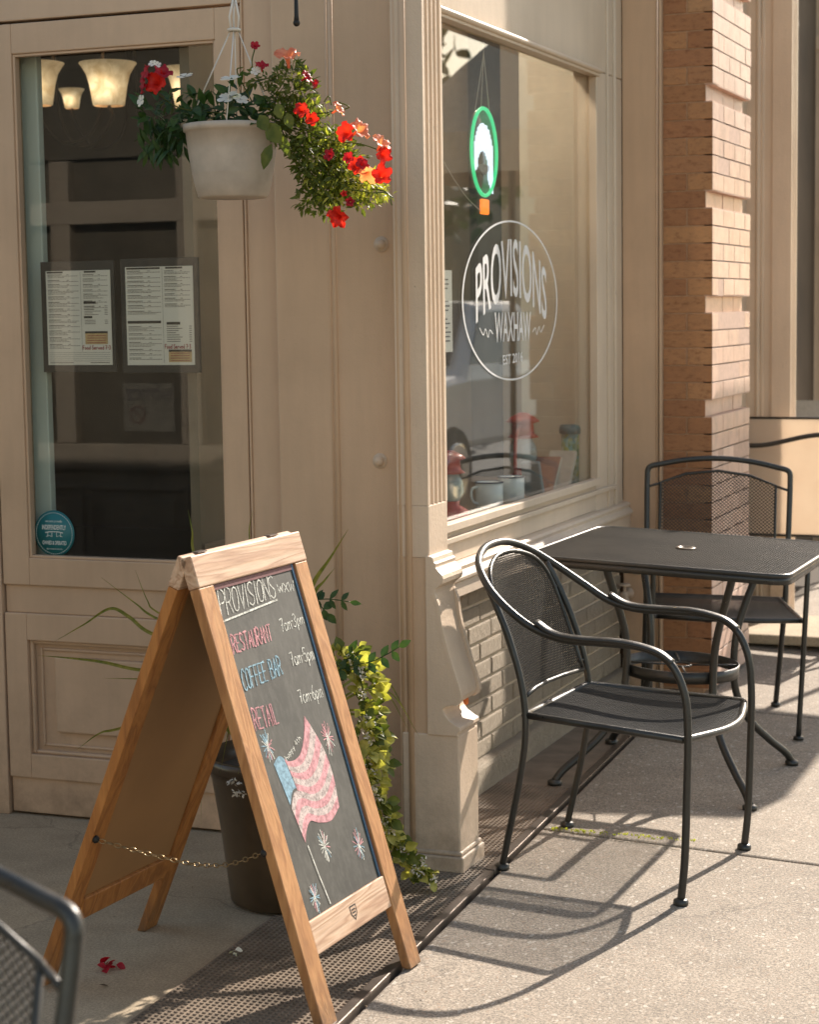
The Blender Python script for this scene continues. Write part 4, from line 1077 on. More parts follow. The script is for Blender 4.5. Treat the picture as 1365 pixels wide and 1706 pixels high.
for k in range(4):
    a = math.radians(45+90*k); dx, dy = math.cos(a), math.sin(a)
    bm = bmesh.new(); tube(bm, spl([(dx*r, dy*r, z) for r, z in ((.290, .70), (.275, .66), (.232, .55), (.205, .46), (.198, .36), (.212, .26), (.262, .17), (.345, .095), (.412, .045), (.440, .012))], 6), .0125, 12); obj("leg", bm, M_iron, t)
    bm = bmesh.new(); lathe(bm, [(.001, 0), (.022, 0), (.023, .012), (.013, .018), (.001, .018)], 16, (dx*.440, dy*.440, 0)); obj("foot_glide", bm, M_iron, t)
bm = bmesh.new()
for k in range(4):
    a, b = math.radians(45+90*k), math.radians(135+90*k); tube(bm, [(math.cos(a)*.285, math.sin(a)*.285, .70), (math.cos(b)*.285, math.sin(b)*.285, .70)], .009, 8)
obj("stretcher", bm, M_iron, t)
bm = bmesh.new(); n = 48
lathe(bm, [(.180, .335), (.186, .335), (.187, .372), (.180, .372), (.180, .335)], 48); obj("ring_band", bm, M_iron, t)
bm = bmesh.new(); tube(bm, [(.033*math.cos(2*PI*k/24), .033*math.sin(2*PI*k/24), .362) for k in range(24)], .0035, 6, True)
for k in range(4):
    a = math.radians(20+90*k); tube(bm, [(math.cos(a)*.033, math.sin(a)*.033, .362), (math.cos(a)*.182, math.sin(a)*.182, .366)], .0032, 6)
obj("umbrella_holder", bm, M_iron, t)

# ------------------------------------------------------------------ sandwich board
M_woodz = wood("pine_post", 'z', rgb(.50, .26, .105), rgb(.42, .20, .075), rgb(.30, .13, .045), 7)
M_woody = wood("sunlit_pine_rail", 'y', rgb(.66, .48, .35), rgb(.58, .39, .26), rgb(.34, .18, .11), 9)  # rails lightened; sun glare on them is put into the wood colour
M_woodb = wood("brown_post", 'z', rgb(.50, .22, .06), rgb(.40, .16, .04), rgb(.26, .10, .025), 5)
m, ns, ls, bs = newmat("chalkboard"); M_chalkb = m; v = coords(ns, ls)
c1 = ramp(ns, ls, noise(ns, ls, v, 5, 6, .65, .5), [(.3, rgb(.040, .039, .033)), (.7, rgb(.080, .077, .065))])
c1 = mixc(ns, ls, c1, rgb(.13, .125, .11), ramp(ns, ls, noise(ns, ls, coords(ns, ls, (3, 12, 5)), 6, 6, .7), [(.45, g(0)), (.75, g(.6))]))
ls.new(c1, bs.inputs['Base Color']); bs.inputs['Roughness'].default_value = .7
def chalk(name, c, thr=.42):
    m, ns, ls, bs = newmat(name); v = coords(ns, ls); f = noise(ns, ls, v, 260, 3, .7)
    ls.new(mixc(ns, ls, tuple(x*.55 for x in c[:3])+(1,), c, ramp(ns, ls, noise(ns, ls, v, 90, 3), [(.35, g(0)), (.6, g(1))])), bs.inputs['Base Color']); bs.inputs['Roughness'].default_value = .95
    tr = ns.new("ShaderNodeBsdfTransparent"); mx = ns.new("ShaderNodeMixShader")
    ls.new(ramp(ns, ls, f, [(thr-.08, g(0)), (thr+.06, g(1))]), mx.inputs[0]); ls.new(tr.outputs[0], mx.inputs[1]); ls.new(bs.outputs[0], mx.inputs[2]); ls.new(mx.outputs[0], ns["Material Output"].inputs[0]); return m
CH_W, CH_P, CH_B = chalk("white_chalk", rgb(.80, .80, .72)), chalk("pink_chalk", rgb(.72, .36, .38)), chalk("blue_chalk", rgb(.33, .52, .62))
CH_P2, CH_W2, CH_B2 = chalk("pink_chalk_fill", rgb(.66, .33, .35), .33), chalk("white_chalk_fill", rgb(.60, .50, .47), .38), chalk("blue_chalk_fill", rgb(.26, .42, .52), .33)
SB = thing("sandwich_board", "wooden A-frame chalkboard sign with a chalk flag and opening hours, standing on the tread strip", "sandwich board", (-1.604, 4.061, 0), math.radians(-3))
sF = .30; nF = math.sqrt(1+sF*sF); upF = Vector((-sF/nF, 0, 1/nF)); noF = Vector((1/nF, 0, sF/nF))
def fp(u, v, w=0): return Vector((0, u-.51, 0))+upF*v+noF*w
def slabF(bm, u0, u1, v0, v1, w0, w1, f=fp):
    vs = [bm.verts.new(f(u, v, w)) for u in (u0, u1) for v in (v0, v1) for w in (w0, w1)]
    for q in ((0, 1, 3, 2), (4, 6, 7, 5), (0, 4, 5, 1), (2, 3, 7, 6), (0, 2, 6, 4), (1, 5, 7, 3)): bm.faces.new([vs[i] for i in q])
def foot(vs_z, bm):
    for v in bm.verts: v.co.z = max(v.co.z, .0005)
U0, U1 = .020, .508
for u0, u1 in ((U0, U0+.062), (U1-.058, U1)):
    bm = bmesh.new(); slabF(bm, u0, u1, -.004, .966, -.024, .0); foot(0, bm); obj("post", bm, M_woodz, SB, bevel=.0025)
bm = bmesh.new(); slabF(bm, U0, U1, .9665, 1.036, -.026, .002); obj("top_rail", bm, M_woody, SB, bevel=.003)
bm = bmesh.new(); slabF(bm, U0+.0625, U1-.0585, .151, .224, -.022, -.001); brl = obj("bottom_rail", bm, M_woody, SB, bevel=.0025)
bm = bmesh.new(); mpe = lambda a, b, h: fp(a, b, -.0006+h*.2)
ribbon(bm, [(.262, .203), (.290, .203), (.289, .186), (.276, .172), (.263, .186), (.262, .203)], .003, mpe); ribbon(bm, [(.268, .195), (.284, .195)], .003, mpe); ribbon(bm, [(.269, .188), (.283, .188)], .003, mpe); ribbon(bm, [(.272, .181), (.280, .181)], .003, mpe)
obj("burnt_emblem", bm, M_black, brl, recalc=False)
bm = bmesh.new(); slabF(bm, U0+.063, U1-.059, .2245, .966, -.016, -.007); cb = obj("chalkboard", bm, M_chalkb, SB)
bm = bmesh.new(); slabF(bm, .437, .4445, .2245, .966, -.0068, -.0045); obj("blue_edge_line", bm, simple("blue_paint", rgb(.008, .07, .14), .4), cb)
bm = bmesh.new(); slabF(bm, U0+.064, .437, .9535, .9655, -.0068, -.0048); slabF(bm, .4447, U1-.0595, .2245, .9655, -.0068, -.0048); obj("maroon_edge_line", bm, simple("maroon_paint", rgb(.14, .045, .05), .5), cb)
mpc = lambda a, b, h: fp(a, b, -.0066+h)
def chalk_obj(nm, mat, fn):
    bm = bmesh.new(); fn(bm); obj(nm, bm, mat, cb, recalc=False)
def q4(bl, tl, br, tr): return (bl, br, tr, tl)
for body, q, w_, gp in (("PROVISIONS", q4((.088, .896), (.100, .950), (.337, .904), (.345, .953)), .0028, .22), ("WXW", q4((.352, .911), (.354, .929), (.425, .905), (.430, .928)), .0026, .25),
        ("7am-3pm", q4((.318, .824), (.320, .854), (.425, .828), (.430, .856)), .0024, .2), ("7am-5pm", q4((.320, .746), (.320, .776), (.428, .743), (.430, .776)), .0024, .2),
        ("7am-6pm", q4((.312, .660), (.312, .690), (.418, .655), (.418, .688)), .0024, .2), ("happy 4th", q4((.186, .556), (.180, .567), (.268, .588), (.262, .598)), .0016, .3)):
    chalk_obj("white_lettering", CH_W, lambda bm: write(bm, body, q, w_, mpc, gp))
chalk_obj("underline", CH_W, lambda bm: ribbon(bm, [(.090, .885), (.21, .891), (.336, .897)], .0042, mpc))
chalk_obj("flagstaff", CH_W, lambda bm: ribbon(bm, [(.172, .368), (.183, .30), (.197, .232)], .0032, mpc))
for body, q in (("RESTAURANT", ((.095, .813), (.268, .814), (.272, .850), (.100, .851))), ("RETAIL", ((.096, .643), (.197, .638), (.197, .684), (.100, .687)))):
    chalk_obj("pink_lettering", CH_P, lambda bm: [write(bm, body, [(a+d, b) for a, b in q], w_, mpc, .3) for d, w_ in ((0, .0034), (.0015, .002))])
chalk_obj("blue_lettering", CH_B, lambda bm: [write(bm, "COFFEE BAR", q4((.095+d, .731), (.100+d, .775), (.270+d, .736), (.272+d, .776)), w, mpc, .3) for d, w in ((0, .003), (.0015, .002))])
def burst(cx, cy, r, mix):
    bm = bmesh.new()
    for k in range(19):
        a = 2*PI*k/19+random.uniform(-.12, .12); r0, r1 = r*random.uniform(.12, .3), r*random.uniform(.75, 1.12)
        ux, vy = math.cos(a)*.62, math.sin(a); n0 = len(bm.faces)
        ribbon(bm, [(cx+ux*r0, cy+vy*r0), (cx+ux*(r0+r1)/2+.001, cy+vy*(r0+r1)/2), (cx+ux*r1, cy+vy*r1)], .0023, mpc)
        mi = 'wpb'.index(random.choice(mix)); bm.faces.ensure_lookup_table()
        for f in bm.faces[n0:]: f.material_index = mi
    for k in range(9):
        a = 2*PI*k/9; ribbon(bm, [(cx, cy), (cx+math.cos(a)*.3*r*.7, cy+math.sin(a)*.3*r)], .002, mpc)
    obj("firework_drawing", bm, [CH_W, CH_P, CH_B], cb, recalc=False)
burst(.124, .602, .036, 'bbpw'); burst(.386, .566, .038, 'ppww'); burst(.240, .350, .038, 'bwpw'); burst(.388, .312, .038, 'bpwp'); burst(.142, .262, .034, 'bwpb')
# waving flag: stripes as bands between the hoist and the fly edge
def flagpt(s, t):
    """s along hoist->fly (0..1), t from top (0) to bottom (1)"""
    top = spl([(.129, .561, 0), (.160, .572, 0), (.196, .552, 0), (.245, .556, 0), (.285, .590, 0), (.311, .632, 0)], 10)
    bot = spl([(.167, .376, 0), (.186, .400, 0), (.212, .414, 0), (.245, .402, 0), (.300, .393, 0), (.350, .412, 0)], 10)
    def pick(c, s): i = min(len(c)-2, int(s*(len(c)-1))); f = s*(len(c)-1)-i; return c[i].lerp(c[i+1], f)
    a, b = pick(top, s), pick(bot, s)
    fly = .030*math.sin(PI*t)*s**2+.0*t
    wv = .010*math.sin(s*PI*2.0)*math.sin(PI*t)
    p = a.lerp(b, t); return (p.x+fly+wv*.3, p.y+wv)
def band(bm, t0, t1, s0, s1, n=22, lift=.0003):
    T, Bm = [], []
    for i in range(n+1):
        s = s0+(s1-s0)*i/n; a = flagpt(s, t0); b = flagpt(s, t1)
        T.append(bm.verts.new(fp(a[0], a[1], -.0066+lift))); Bm.append(bm.verts.new(fp(b[0], b[1], -.0066+lift)))
    for i in range(n): bm.faces.new((T[i], T[i+1], Bm[i+1], Bm[i]))
fpk, fwh, fbl = bmesh.new(), bmesh.new(), bmesh.new()
NB_ = 9
for k in range(NB_):
    s0 = .30 if k < 5 else 0
    band(fpk if k % 2 == 0 else fwh, k/NB_, (k+1)/NB_, s0, 1)
band(fbl, 0, .52, 0, .295)
obj("pink_stripes", fpk, CH_P2, cb, recalc=False); obj("white_stripes", fwh, CH_W2, cb, recalc=False); obj("blue_canton", fbl, CH_B2, cb, recalc=False)
# rear leaf of the sign
topx = (upF*1.035).x; zb_ = 1.0
bx, tx, tz = -.735, topx-.028, .992
Lb = math.hypot(tx-bx, tz); upB = Vector(((tx-bx)/Lb, 0, tz/Lb)); noB = Vector((-upB.z, 0, upB.x))
def bp_(u, v, w=0): return Vector((bx, u-.51, 0))+upB*v+noB*w
for u0, u1 in ((U0, U0+.058), (U1-.058, U1)):
    bm = bmesh.new(); slabF(bm, u0, u1, -.004, Lb-.070, -.024, .0, bp_); foot(0, bm); obj("post", bm, M_woodb, SB, bevel=.0025)
bm = bmesh.new(); slabF(bm, U0, U1, Lb-.0695, Lb, -.026, .002, bp_); obj("top_rail", bm, M_woody, SB, bevel=.003)
bm = bmesh.new(); slabF(bm, U0+.0585, U1-.0585, .165, .225, -.023, -.001, bp_); obj("bottom_rail", bm, M_woodb, SB, bevel=.0025)
bm = bmesh.new(); slabF(bm, U0+.059, U1-.059, .2255, Lb-.0705, -.014, -.006, bp_); obj("back_panel", bm, simple("hardboard", rgb(.33, .18, .075), .6, var=.12, nscale=3), SB)
bm = bmesh.new()
for u in (.10, .42):
    a = fp(u, 1.036, -.012); box(bm, a.x-.020, a.x-.004, a.y-.02, a.y+.02, .9905, .9935)
obj("hinge", bm, M_steel, SB, bevel=.001)
# chain between the two near posts
bm = bmesh.new(); a = bp_(U0+.012, .395, -.03); b = fp(U0+.008, .395, -.03)
P = spl([a, a.lerp(b, .25)-Vector((0, -.05, .038)), a.lerp(b, .5)-Vector((0, -.06, .055)), a.lerp(b, .75)-Vector((0, -.03, .040)), b], 14)
d = 0; last = P[0]; k = 0
for q in P[1:]:
    if (q-last).length >= .0105:
        tdir = (q-last).normalized(); c_ = (q+last)/2; s1 = tdir.cross(Vector((0, 0, 1))).normalized(); s2 = tdir.cross(s1); sd_ = s1 if k % 2 else s2
        tube(bm, [c_+tdir*(.0085*math.cos(2*PI*j/10))+sd_*(.0048*math.sin(2*PI*j/10)) for j in range(10)], .0013, 5, True); last = q; k += 1
P2 = []
obj("chain", bm, simple("brass_chain", rgb(.30, .22, .12), .35, .9), SB)
for c_ in (bp_(U0+.010, .395, -.024), fp(U0+.004, .395, -.024)):
    bm = bmesh.new(); sphere(bm, c_, .009, 10, 8); obj("chain_screw", bm, M_black, SB)

# ------------------------------------------------------------------ leaves and flowers
def leaf(bm, p, d, n, L, Wd, fold=.25, curl=.2, mi=0):
    d = d.normalized(); s = d.cross(n); 
    if s.length < 1e-4: s = d.orthogonal()
    s.normalize(); n = s.cross(d).normalized()
    prof = ((0, .08), (.25, .75), (.5, 1.0), (.78, .62), (1.0, .02)); rows = []
    for t, w in prof:
        c = p+d*(L*t)-n*(curl*L*t*t); e = Wd/2*w
        rows.append((bm.verts.new(c-s*e+n*(fold*e)), bm.verts.new(c), bm.verts.new(c+s*e+n*(fold*e))))
    for a, b in zip(rows, rows[1:]):
        for k in (0, 1):
            f = bm.faces.new((a[k], a[k+1], b[k+1], b[k])); f.material_index = mi; f.smooth = True
R = random.Random(11)
def rv(s=1): return Vector((R.uniform(-s, s), R.uniform(-s, s), R.uniform(-s, s)))
L_dark = leafmat("dark_leaf", rgb(.018, .050, .014), rgb(.05, .10, .025), .2)
L_olive = leafmat("olive_leaf", rgb(.075, .105, .018), rgb(.14, .16, .035), .4)
L_lime = leafmat("lime_leaf", rgb(.30, .33, .05), rgb(.48, .46, .10), .45)
L_yel = leafmat("yellow_leaf", rgb(.30, .29, .05), rgb(.56, .52, .16), .4)
L_blade = leafmat("grass_blade", rgb(.12, .15, .03), rgb(.26, .25, .06), .3)
L_pale = simple("pale_blossom", rgb(.62, .58, .50), .7)
F_red = leafmat("red_petal", rgb(.52, .012, .012), rgb(.66, .03, .02), .35)
F_crim = leafmat("crimson_petal", rgb(.30, .006, .02), rgb(.42, .012, .03), .3)
F_coral = leafmat("coral_petal", rgb(.72, .20, .12), rgb(.85, .33, .22), .4)
F_white = leafmat("white_petal", rgb(.75, .72, .70), rgb(.85, .82, .80), .3)
F_eye = simple("flower_eye", rgb(.55, .50, .10), .6)
def petunia(bm, p, d, r, mi=0, depth=.9):
    """trumpet flower with five ruffled lobes opening along d"""
    d = d.normalized(); a = d.orthogonal().normalized(); b = d.cross(a); n = 30; ph = R.uniform(0, 6)
    rings = []
    for q, (rr_, h) in enumerate(((.10, -depth*1.3), (.14, -depth*.7), (.26, -.28), (.55, -.06), (.85, .0), (1.0, -.06))):
        row = []
        for k in range(n):
            t = 2*PI*k/n; lob = 1-.30*abs(math.sin(2.5*(t+ph)))**5 if q > 3 else 1
            ruf = (.12*math.sin(10*(t+ph))+.10*math.sin(5*t+1.3*ph)+R.uniform(-.07, .07))*(q-3)/2 if q > 3 else 0
            droop = -.12*(q-3)/2*math.cos(t) if q > 3 else 0
            row.append(bm.verts.new(p+(a*math.cos(t)+b*math.sin(t))*(r*rr_*lob)+d*(r*(h+ruf+droop))))
        rings.append(row)
    for A, B_ in zip(rings, rings[1:]):
        for k in range(n):
            f = bm.faces.new((A[k], A[(k+1) % n], B_[(k+1) % n], B_[k])); f.smooth = True; f.material_index = mi
def pinwheel(bm, p, d, r, n=5, w=.9):
    """flat blossom of rounded petals"""
    d = d.normalized(); a = d.orthogonal().normalized(); b = d.cross(a); ph = R.uniform(0, 6)
    for k in range(n):
        t = ph+2*PI*k/n; o = a*math.cos(t)+b*math.sin(t); s = d.cross(o); P = []
        for u, v in ((.05, 0), (.35, .28), (.7, .46), (.95, .38), (1.05, 0), (.95, -.38), (.7, -.46), (.35, -.28)):
            P.append(bm.verts.new(p+o*(r*u)+s*(r*v*w)+d*(r*(.12*u+.08*abs(v)+.015*k))))
        f = bm.faces.new(P)

# ------------------------------------------------------------------ hanging basket
YH = 4.30
HB = wthing("hanging_basket", "pale plastic hanging basket overflowing with red, coral and white flowers", "hanging basket", (-2.163, YH, 1.77))
pc = (-2.163, YH); 
bm = bmesh.new(); lathe(bm, [(.001, 1.776), (.080, 1.776), (.086, 1.781), (.094, 1.812), (.0948, 1.815), (.0955, 1.818), (.098, 1.832), (.0990, 1.835), (.0992, 1.838), (.1075, 1.89), (.1125, 1.935), (.1175, 1.936), (.119, 1.952), (.1155, 1.953), (.111, 1.938), (.105, 1.89), (.09, 1.80), (.001, 1.79)], 48, (pc[0], pc[1], 0))
obj("pot", bm, simple("sun_faded_plastic", rgb(.43, .37, .31), .55, var=.16, nscale=14, bmp=.12), HB)
bm = bmesh.new(); lathe(bm, [(.001, 1.925), (.108, 1.925)], 32, (pc[0], pc[1], 0)); obj("soil", bm, M_joint, HB)
apex = Vector((-2.150, YH, 2.178))
bm = bmesh.new()
for k in range(4):
    a = math.radians(20+90*k); tube(bm, [(pc[0]+.112*math.cos(a), YH+.112*math.sin(a), 1.94), apex+Vector((.008*math.cos(a), .008*math.sin(a), 0))], .0017, 6)
for k in range(3):
    a = 2*PI*k/3; tube(bm, [apex+Vector((.010*math.cos(a), .010*math.sin(a), 0)), apex+Vector((.013*math.cos(a), .013*math.sin(a), .03)), apex+Vector((.002, 0, .085))], .0028, 6)
lathe(bm, [(.001, -.004), (.016, -.004), (.017, .002), (.010, .004), (.001, .004)], 16, apex); tube(bm, spl([apex+Vector((0, 0, .08)), apex+Vector((.004, 0, .13)), apex+Vector((.0, 0, .19)), apex+Vector((.012, 0, .215)), apex+Vector((.024, 0, .20))], 5), .003, 6)
obj("hanger", bm, M_white, HB)
def blob(bm, px, py, rx, ry, n, L, Wd, mi, dy=.05, dirv=None, curl=.3, y0=YH):
    c = at(px, py, 1, y0); k = abs(at(px+1, py, 1, y0).x-c.x); kz = abs(at(px, py+1, 1, y0).z-c.z)
    for _ in range(n):
        while True:
            q = rv()
            if q.length < 1: break
        p = c+Vector((q.x*rx*k, q.y*dy, q.z*ry*kz))
        d = (q*1.0+rv(.8)+Vector((0, -.25, .15))) if dirv is None else (Vector(dirv)+rv(.6))
        s = R.uniform(.6, 1.25); leaf(bm, p, d, (Vector((0, -.7, .8))+rv(.7)), L*s, Wd*s, .3, curl*R.uniform(.2, 1.6), mi)
# dark glossy broad leaves
bm = bmesh.new()
for a in ((385, 185, 62, 20, 60), (440, 190, 30, 26, 30), (330, 180, 30, 22, 34), (300, 205, 26, 30, 30), (410, 160, 26, 20, 18), (258, 190, 24, 22, 26), (290, 165, 28, 16, 20), (350, 205, 40, 16, 34)): blob(bm, *a, .042, .017, 0, .07)
for a in ((262, 215, 22, 40, 42), (290, 232, 22, 34, 34), (244, 228, 14, 28, 16)): blob(bm, *a, .046, .013, 0, .05, (.0, -.1, -1))
obj("broad_leaves", bm, [L_dark], HB, recalc=False)
bm = bmesh.new()
for (px, py, L, w) in ((446, 205, .062, .046), (432, 192, .045, .036), (452, 240, .062, .034), (470, 225, .055, .028), (462, 172, .04, .03), (478, 188, .04, .028)):
    p = at(px, py, 1, YH-.10); leaf(bm, p, Vector((R.uniform(-.3, .5), -.15, R.uniform(-1, -.2))), Vector((0, -1, .3))+rv(.2), L, w, .15, .15)
obj("drooping_leaves", bm, [L_olive], HB, recalc=False)
bm = bmesh.new()
for a in ((490, 150, 34, 50, 330), (505, 215, 42, 48, 420), (530, 265, 46, 44, 460), (548, 305, 44, 36, 380), (575, 280, 36, 44, 260), (470, 200, 26, 44, 180), (520, 335, 26, 18, 110), (450, 130, 40, 14, 60), (600, 310, 30, 24, 120), (560, 240, 30, 30, 150), (600, 335, 34, 12, 50), (545, 352, 12, 14, 40)): blob(bm, *a, .019, .0088, 0, .055)
obj("trailing_leaves", bm, [L_olive], HB, recalc=False)
bm = bmesh.new()
for a in ((555, 235, 26, 14, 110), (590, 300, 44, 20, 210), (545, 290, 34, 24, 120), (615, 320, 30, 14, 110), (500, 128, 16, 12, 30), (520, 180, 24, 18, 60), (570, 330, 40, 12, 80), (560, 265, 40, 20, 90)): blob(bm, *a, .016, .006, 0, .055, None, .9)
for a in ((505, 125, 12, 16, 26), (650, 325, 8, 8, 8), (610, 345, 10, 6, 10)): blob(bm, *a, .013, .006, 0, .02)
obj("pale_sprigs", bm, [L_lime], HB, recalc=False)
bm = bmesh.new()
def stem(pts, r, y0=YH-.02):
    tube(bm, spl([at(x, y, 1, y0+dy) for x, y, dy in pts], 6), r, 5)
for pts in ([(430, 185, 0), (470, 140, -.02), (480, 100, -.03)], [(440, 190, 0), (520, 190, 0), (580, 180, -.02), (565, 170, -.03)], [(450, 190, 0), (540, 230, -.03), (600, 240, -.04), (632, 250, -.04)], [(460, 200, 0), (560, 300, -.03), (610, 320, -.05), (645, 322, -.04), (653, 342, -.04)],
            [(440, 150, 0), (420, 110, -.01), (425, 78, 0)], [(420, 170, 0), (395, 120, -.02), (405, 112, -.02)], [(460, 200, 0), (500, 270, -.03), (550, 330, -.05), (560, 355, -.04)], [(380, 190, 0), (300, 180, -.02), (255, 150, -.03)], [(490, 150, 0), (515, 135, 0), (528, 140, 0)],
            [(400, 140, 0), (455, 128, 0), (470, 120, 0)], [(620, 315, 0), (640, 318, -.01), (655, 330, 0)], [(540, 170, 0), (548, 160, 0), (552, 175, 0)]): stem(pts, .0016)
obj("stems", bm, [L_olive], HB, recalc=False)
def fl(px, py, d, r, mat, kind='p', dy=-.07, depth=.9):
    bm = bmesh.new(); p = at(px, py, 1, YH+dy)
    (petunia(bm, p, Vector(d)+rv(.15), r*1.22, 0, depth) if kind == 'p' else pinwheel(bm, p, Vector(d), r*1.15))
    obj("flower", bm, [mat], HB, recalc=False)
for q in ((478, 88, (.1, -.5, .75), .027, F_coral), (258, 136, (-.1, -1, .2), .026, F_red), (240, 122, (-.6, -.6, .4), .021, F_crim), (272, 118, (.5, -.4, .7), .020, F_crim), (236, 142, (-.9, -.5, 0), .018, F_crim),
          (436, 107, (.2, -.5, .8), .014, F_crim), (425, 75, (.6, -.5, .5), .010, F_crim), (502, 182, (.4, -.8, .2), .016, F_red), (520, 198, (.5, -.8, -.1), .014, F_red), (513, 127, (.8, -.3, .5), .015, F_crim), (526, 140, (.8, -.2, -.5), .010, F_crim),
          (575, 219, (-.1, -.95, .1), .022, F_red), (602, 214, (.7, -.35, .35), .023, F_coral), (566, 180, (.8, -.2, .5), .017, F_coral), (637, 235, (.5, -.4, .6), .021, F_coral), (641, 258, (.7, -.6, -.2), .019, F_red), (637, 290, (.5, -.75, .3), .021, F_red),
          (614, 293, (.3, -.5, -.6), .021, F_coral), (594, 274, (.3, -.8, .3), .019, F_red), (604, 272, (.5, -.6, .5), .014, F_crim), (548, 257, (0, -.9, .3), .013, F_crim), (580, 262, (.2, -.9, .2), .012, F_crim), (562, 363, (.05, -.95, -.2), .024, F_red), (583, 336, (.3, -.8, .1), .010, F_crim), (573, 322, (.1, -.8, .3), .007, F_red)):
    fl(*q)
for q in ((384, 132, (.05, -.35, .9), .022), (381, 164, (0, -.55, .8), .024), (400, 166, (.5, -.4, .7), .017), (426, 119, (.2, -.7, .5), .011), (308, 128, (0, -.35, .9), .018), (235, 168, (-.4, -.8, .2), .013), (254, 106, (.1, -.8, .6), .009), (262, 108, (.4, -.8, .5), .008)):
    fl(*q, F_white, 'w')
# iron bracket that carries the basket
t = wthing("wall_bracket", "black iron plant bracket whose tip hangs into view above the flowers", "bracket", (-2.02, 4.855, 2.45))
bm = bmesh.new(); tube(bm, spl([(-2.02, 4.85, 2.66), (-2.02, 4.83, 2.60), (-2.05, 4.70, 2.56), (-2.10, 4.48, 2.50), (-2.126, YH, 2.392), (-2.13, 4.25, 2.41)], 8), .006, 8); obj("arm", bm, M_black, t)
bm = bmesh.new(); tube(bm, [(-1.984, 4.30, 2.29), (-1.984, 4.30, 2.20), (-1.984, 4.30, 2.185)], [.004, .0055, .007], 10); sphere(bm, (-1.984, 4.30, 2.183), .0085)
tube(bm, spl([(-1.984, 4.30, 2.28), (-1.99, 4.32, 2.36), (-2.03, 4.40, 2.44), (-2.10, 4.48, 2.50)], 6), .004, 8); obj("tip_scroll", bm, M_black, t)
bm = bmesh.new(); box(bm, -2.035, -2.005, 4.848, 4.8595, 2.46, 2.70); obj("wall_plate", bm, M_black, t, bevel=.002)

# ------------------------------------------------------------------ planter behind the sandwich board
PLC = Vector((-2.10, 4.40, 0))
PT = wthing("planter", "dark brown glazed pot of grass blades and mint vines behind the sandwich board", "planter", PLC)
bm = bmesh.new(); lathe(bm, [(.001, .001), (.135, .001), (.150, .010), (.158, .08), (.172, .20), (.190, .32), (.198, .352), (.206, .354), (.208, .385), (.200, .388), (.190, .36), (.18, .33), (.001, .33)], 48, PLC)
m = simple("brown_glaze", rgb(.075, .050, .028), .28, var=.4, nscale=6, bmp=.1); obj("pot", bm, m, PT)
bm = bmesh.new(); lathe(bm, [(.001, .34), (.187, .342)], 24, PLC); obj("soil", bm, M_joint, PT)
def blade(bm, pts, w):
    P = spl(pts, 8); n = len(P)
    prev = None
    for i, p in enumerate(P):
        t = (P[min(i+1, n-1)]-P[max(i-1, 0)]).normalized(); s = t.cross(Vector((-.3, 1, .1))).normalized(); e = w/2*min(1, (1-i/(n-1))*2.2+.03)
        row = (bm.verts.new(p-s*e), bm.verts.new(p+Vector((0, .15*w, 0))), bm.verts.new(p+s*e))
        if prev:
            for k in (0, 1): bm.faces.new((prev[k], prev[k+1], row[k+1], row[k]))
        prev = row
root = PLC+Vector((0, 0, .34))
def vis(x, y, Y): return at(x, y, 1, Y)
BL = [([(251, 1055), (215, 1028), (183, 1014), (140, 1040), (90, 1069)], 4.40, .010), ([(256, 1028), (225, 1005), (168, 962)], 4.55, .007), ([(231, 1116), (170, 1103), (110, 1096), (62, 1092)], 4.3, .009),
      ([(198, 1214), (165, 1222), (125, 1251)], 4.25, .007), ([(225, 1131), (170, 1130)], 4.3, .004), ([(327, 930), (320, 885), (313, 850)], 4.5, .008), ([(416, 900), (421, 850)], 4.5, .005), ([(521, 975), (550, 930), (580, 882)], 4.45, .011), ([(523, 990), (540, 968), (558, 946)], 4.40, .009),
      ([(262, 1020), (245, 1000), (225, 950)], 4.5, .005), ([(345, 1200), (335, 1240), (345, 1290)], 4.35, .006), ([(380, 1210), (360, 1225), (345, 1262)], 4.35, .007)]
bm = bmesh.new()
for pts, Y, w in BL:
    W_ = [vis(x, y, Y) for x, y in pts]; mid = root.lerp(W_[0], .55)+Vector((0, 0, .10)); r0 = root+rv(.05); r0.z = .33
    blade(bm, [r0, mid]+W_, w)
for k in range(26):
    a = R.uniform(0, 2*PI); l = R.uniform(.15, .34); r0 = root+Vector((math.cos(a), math.sin(a), 0))*.06
    e = Vector((math.cos(a), math.sin(a), 0)); blade(bm, [r0, r0+e*l*.3+Vector((0, 0, l*.6)), r0+e*l*.75+Vector((0, 0, l*.7)), r0+e*l*1.05+Vector((0, 0, l*.25))], R.uniform(.004, .009))
for (px, py) in ((300, 1395), (312, 1430), (335, 1375)):   # fine strands hanging over the rim
    p = vis(px, py, 4.3); blade(bm, [root+Vector((-.12, -.1, 0)), root+Vector((-.2, -.12, .03)), p+Vector((0, 0, .1)), p], .002)
obj("grass_blades", bm, [L_blade], PT, recalc=False)
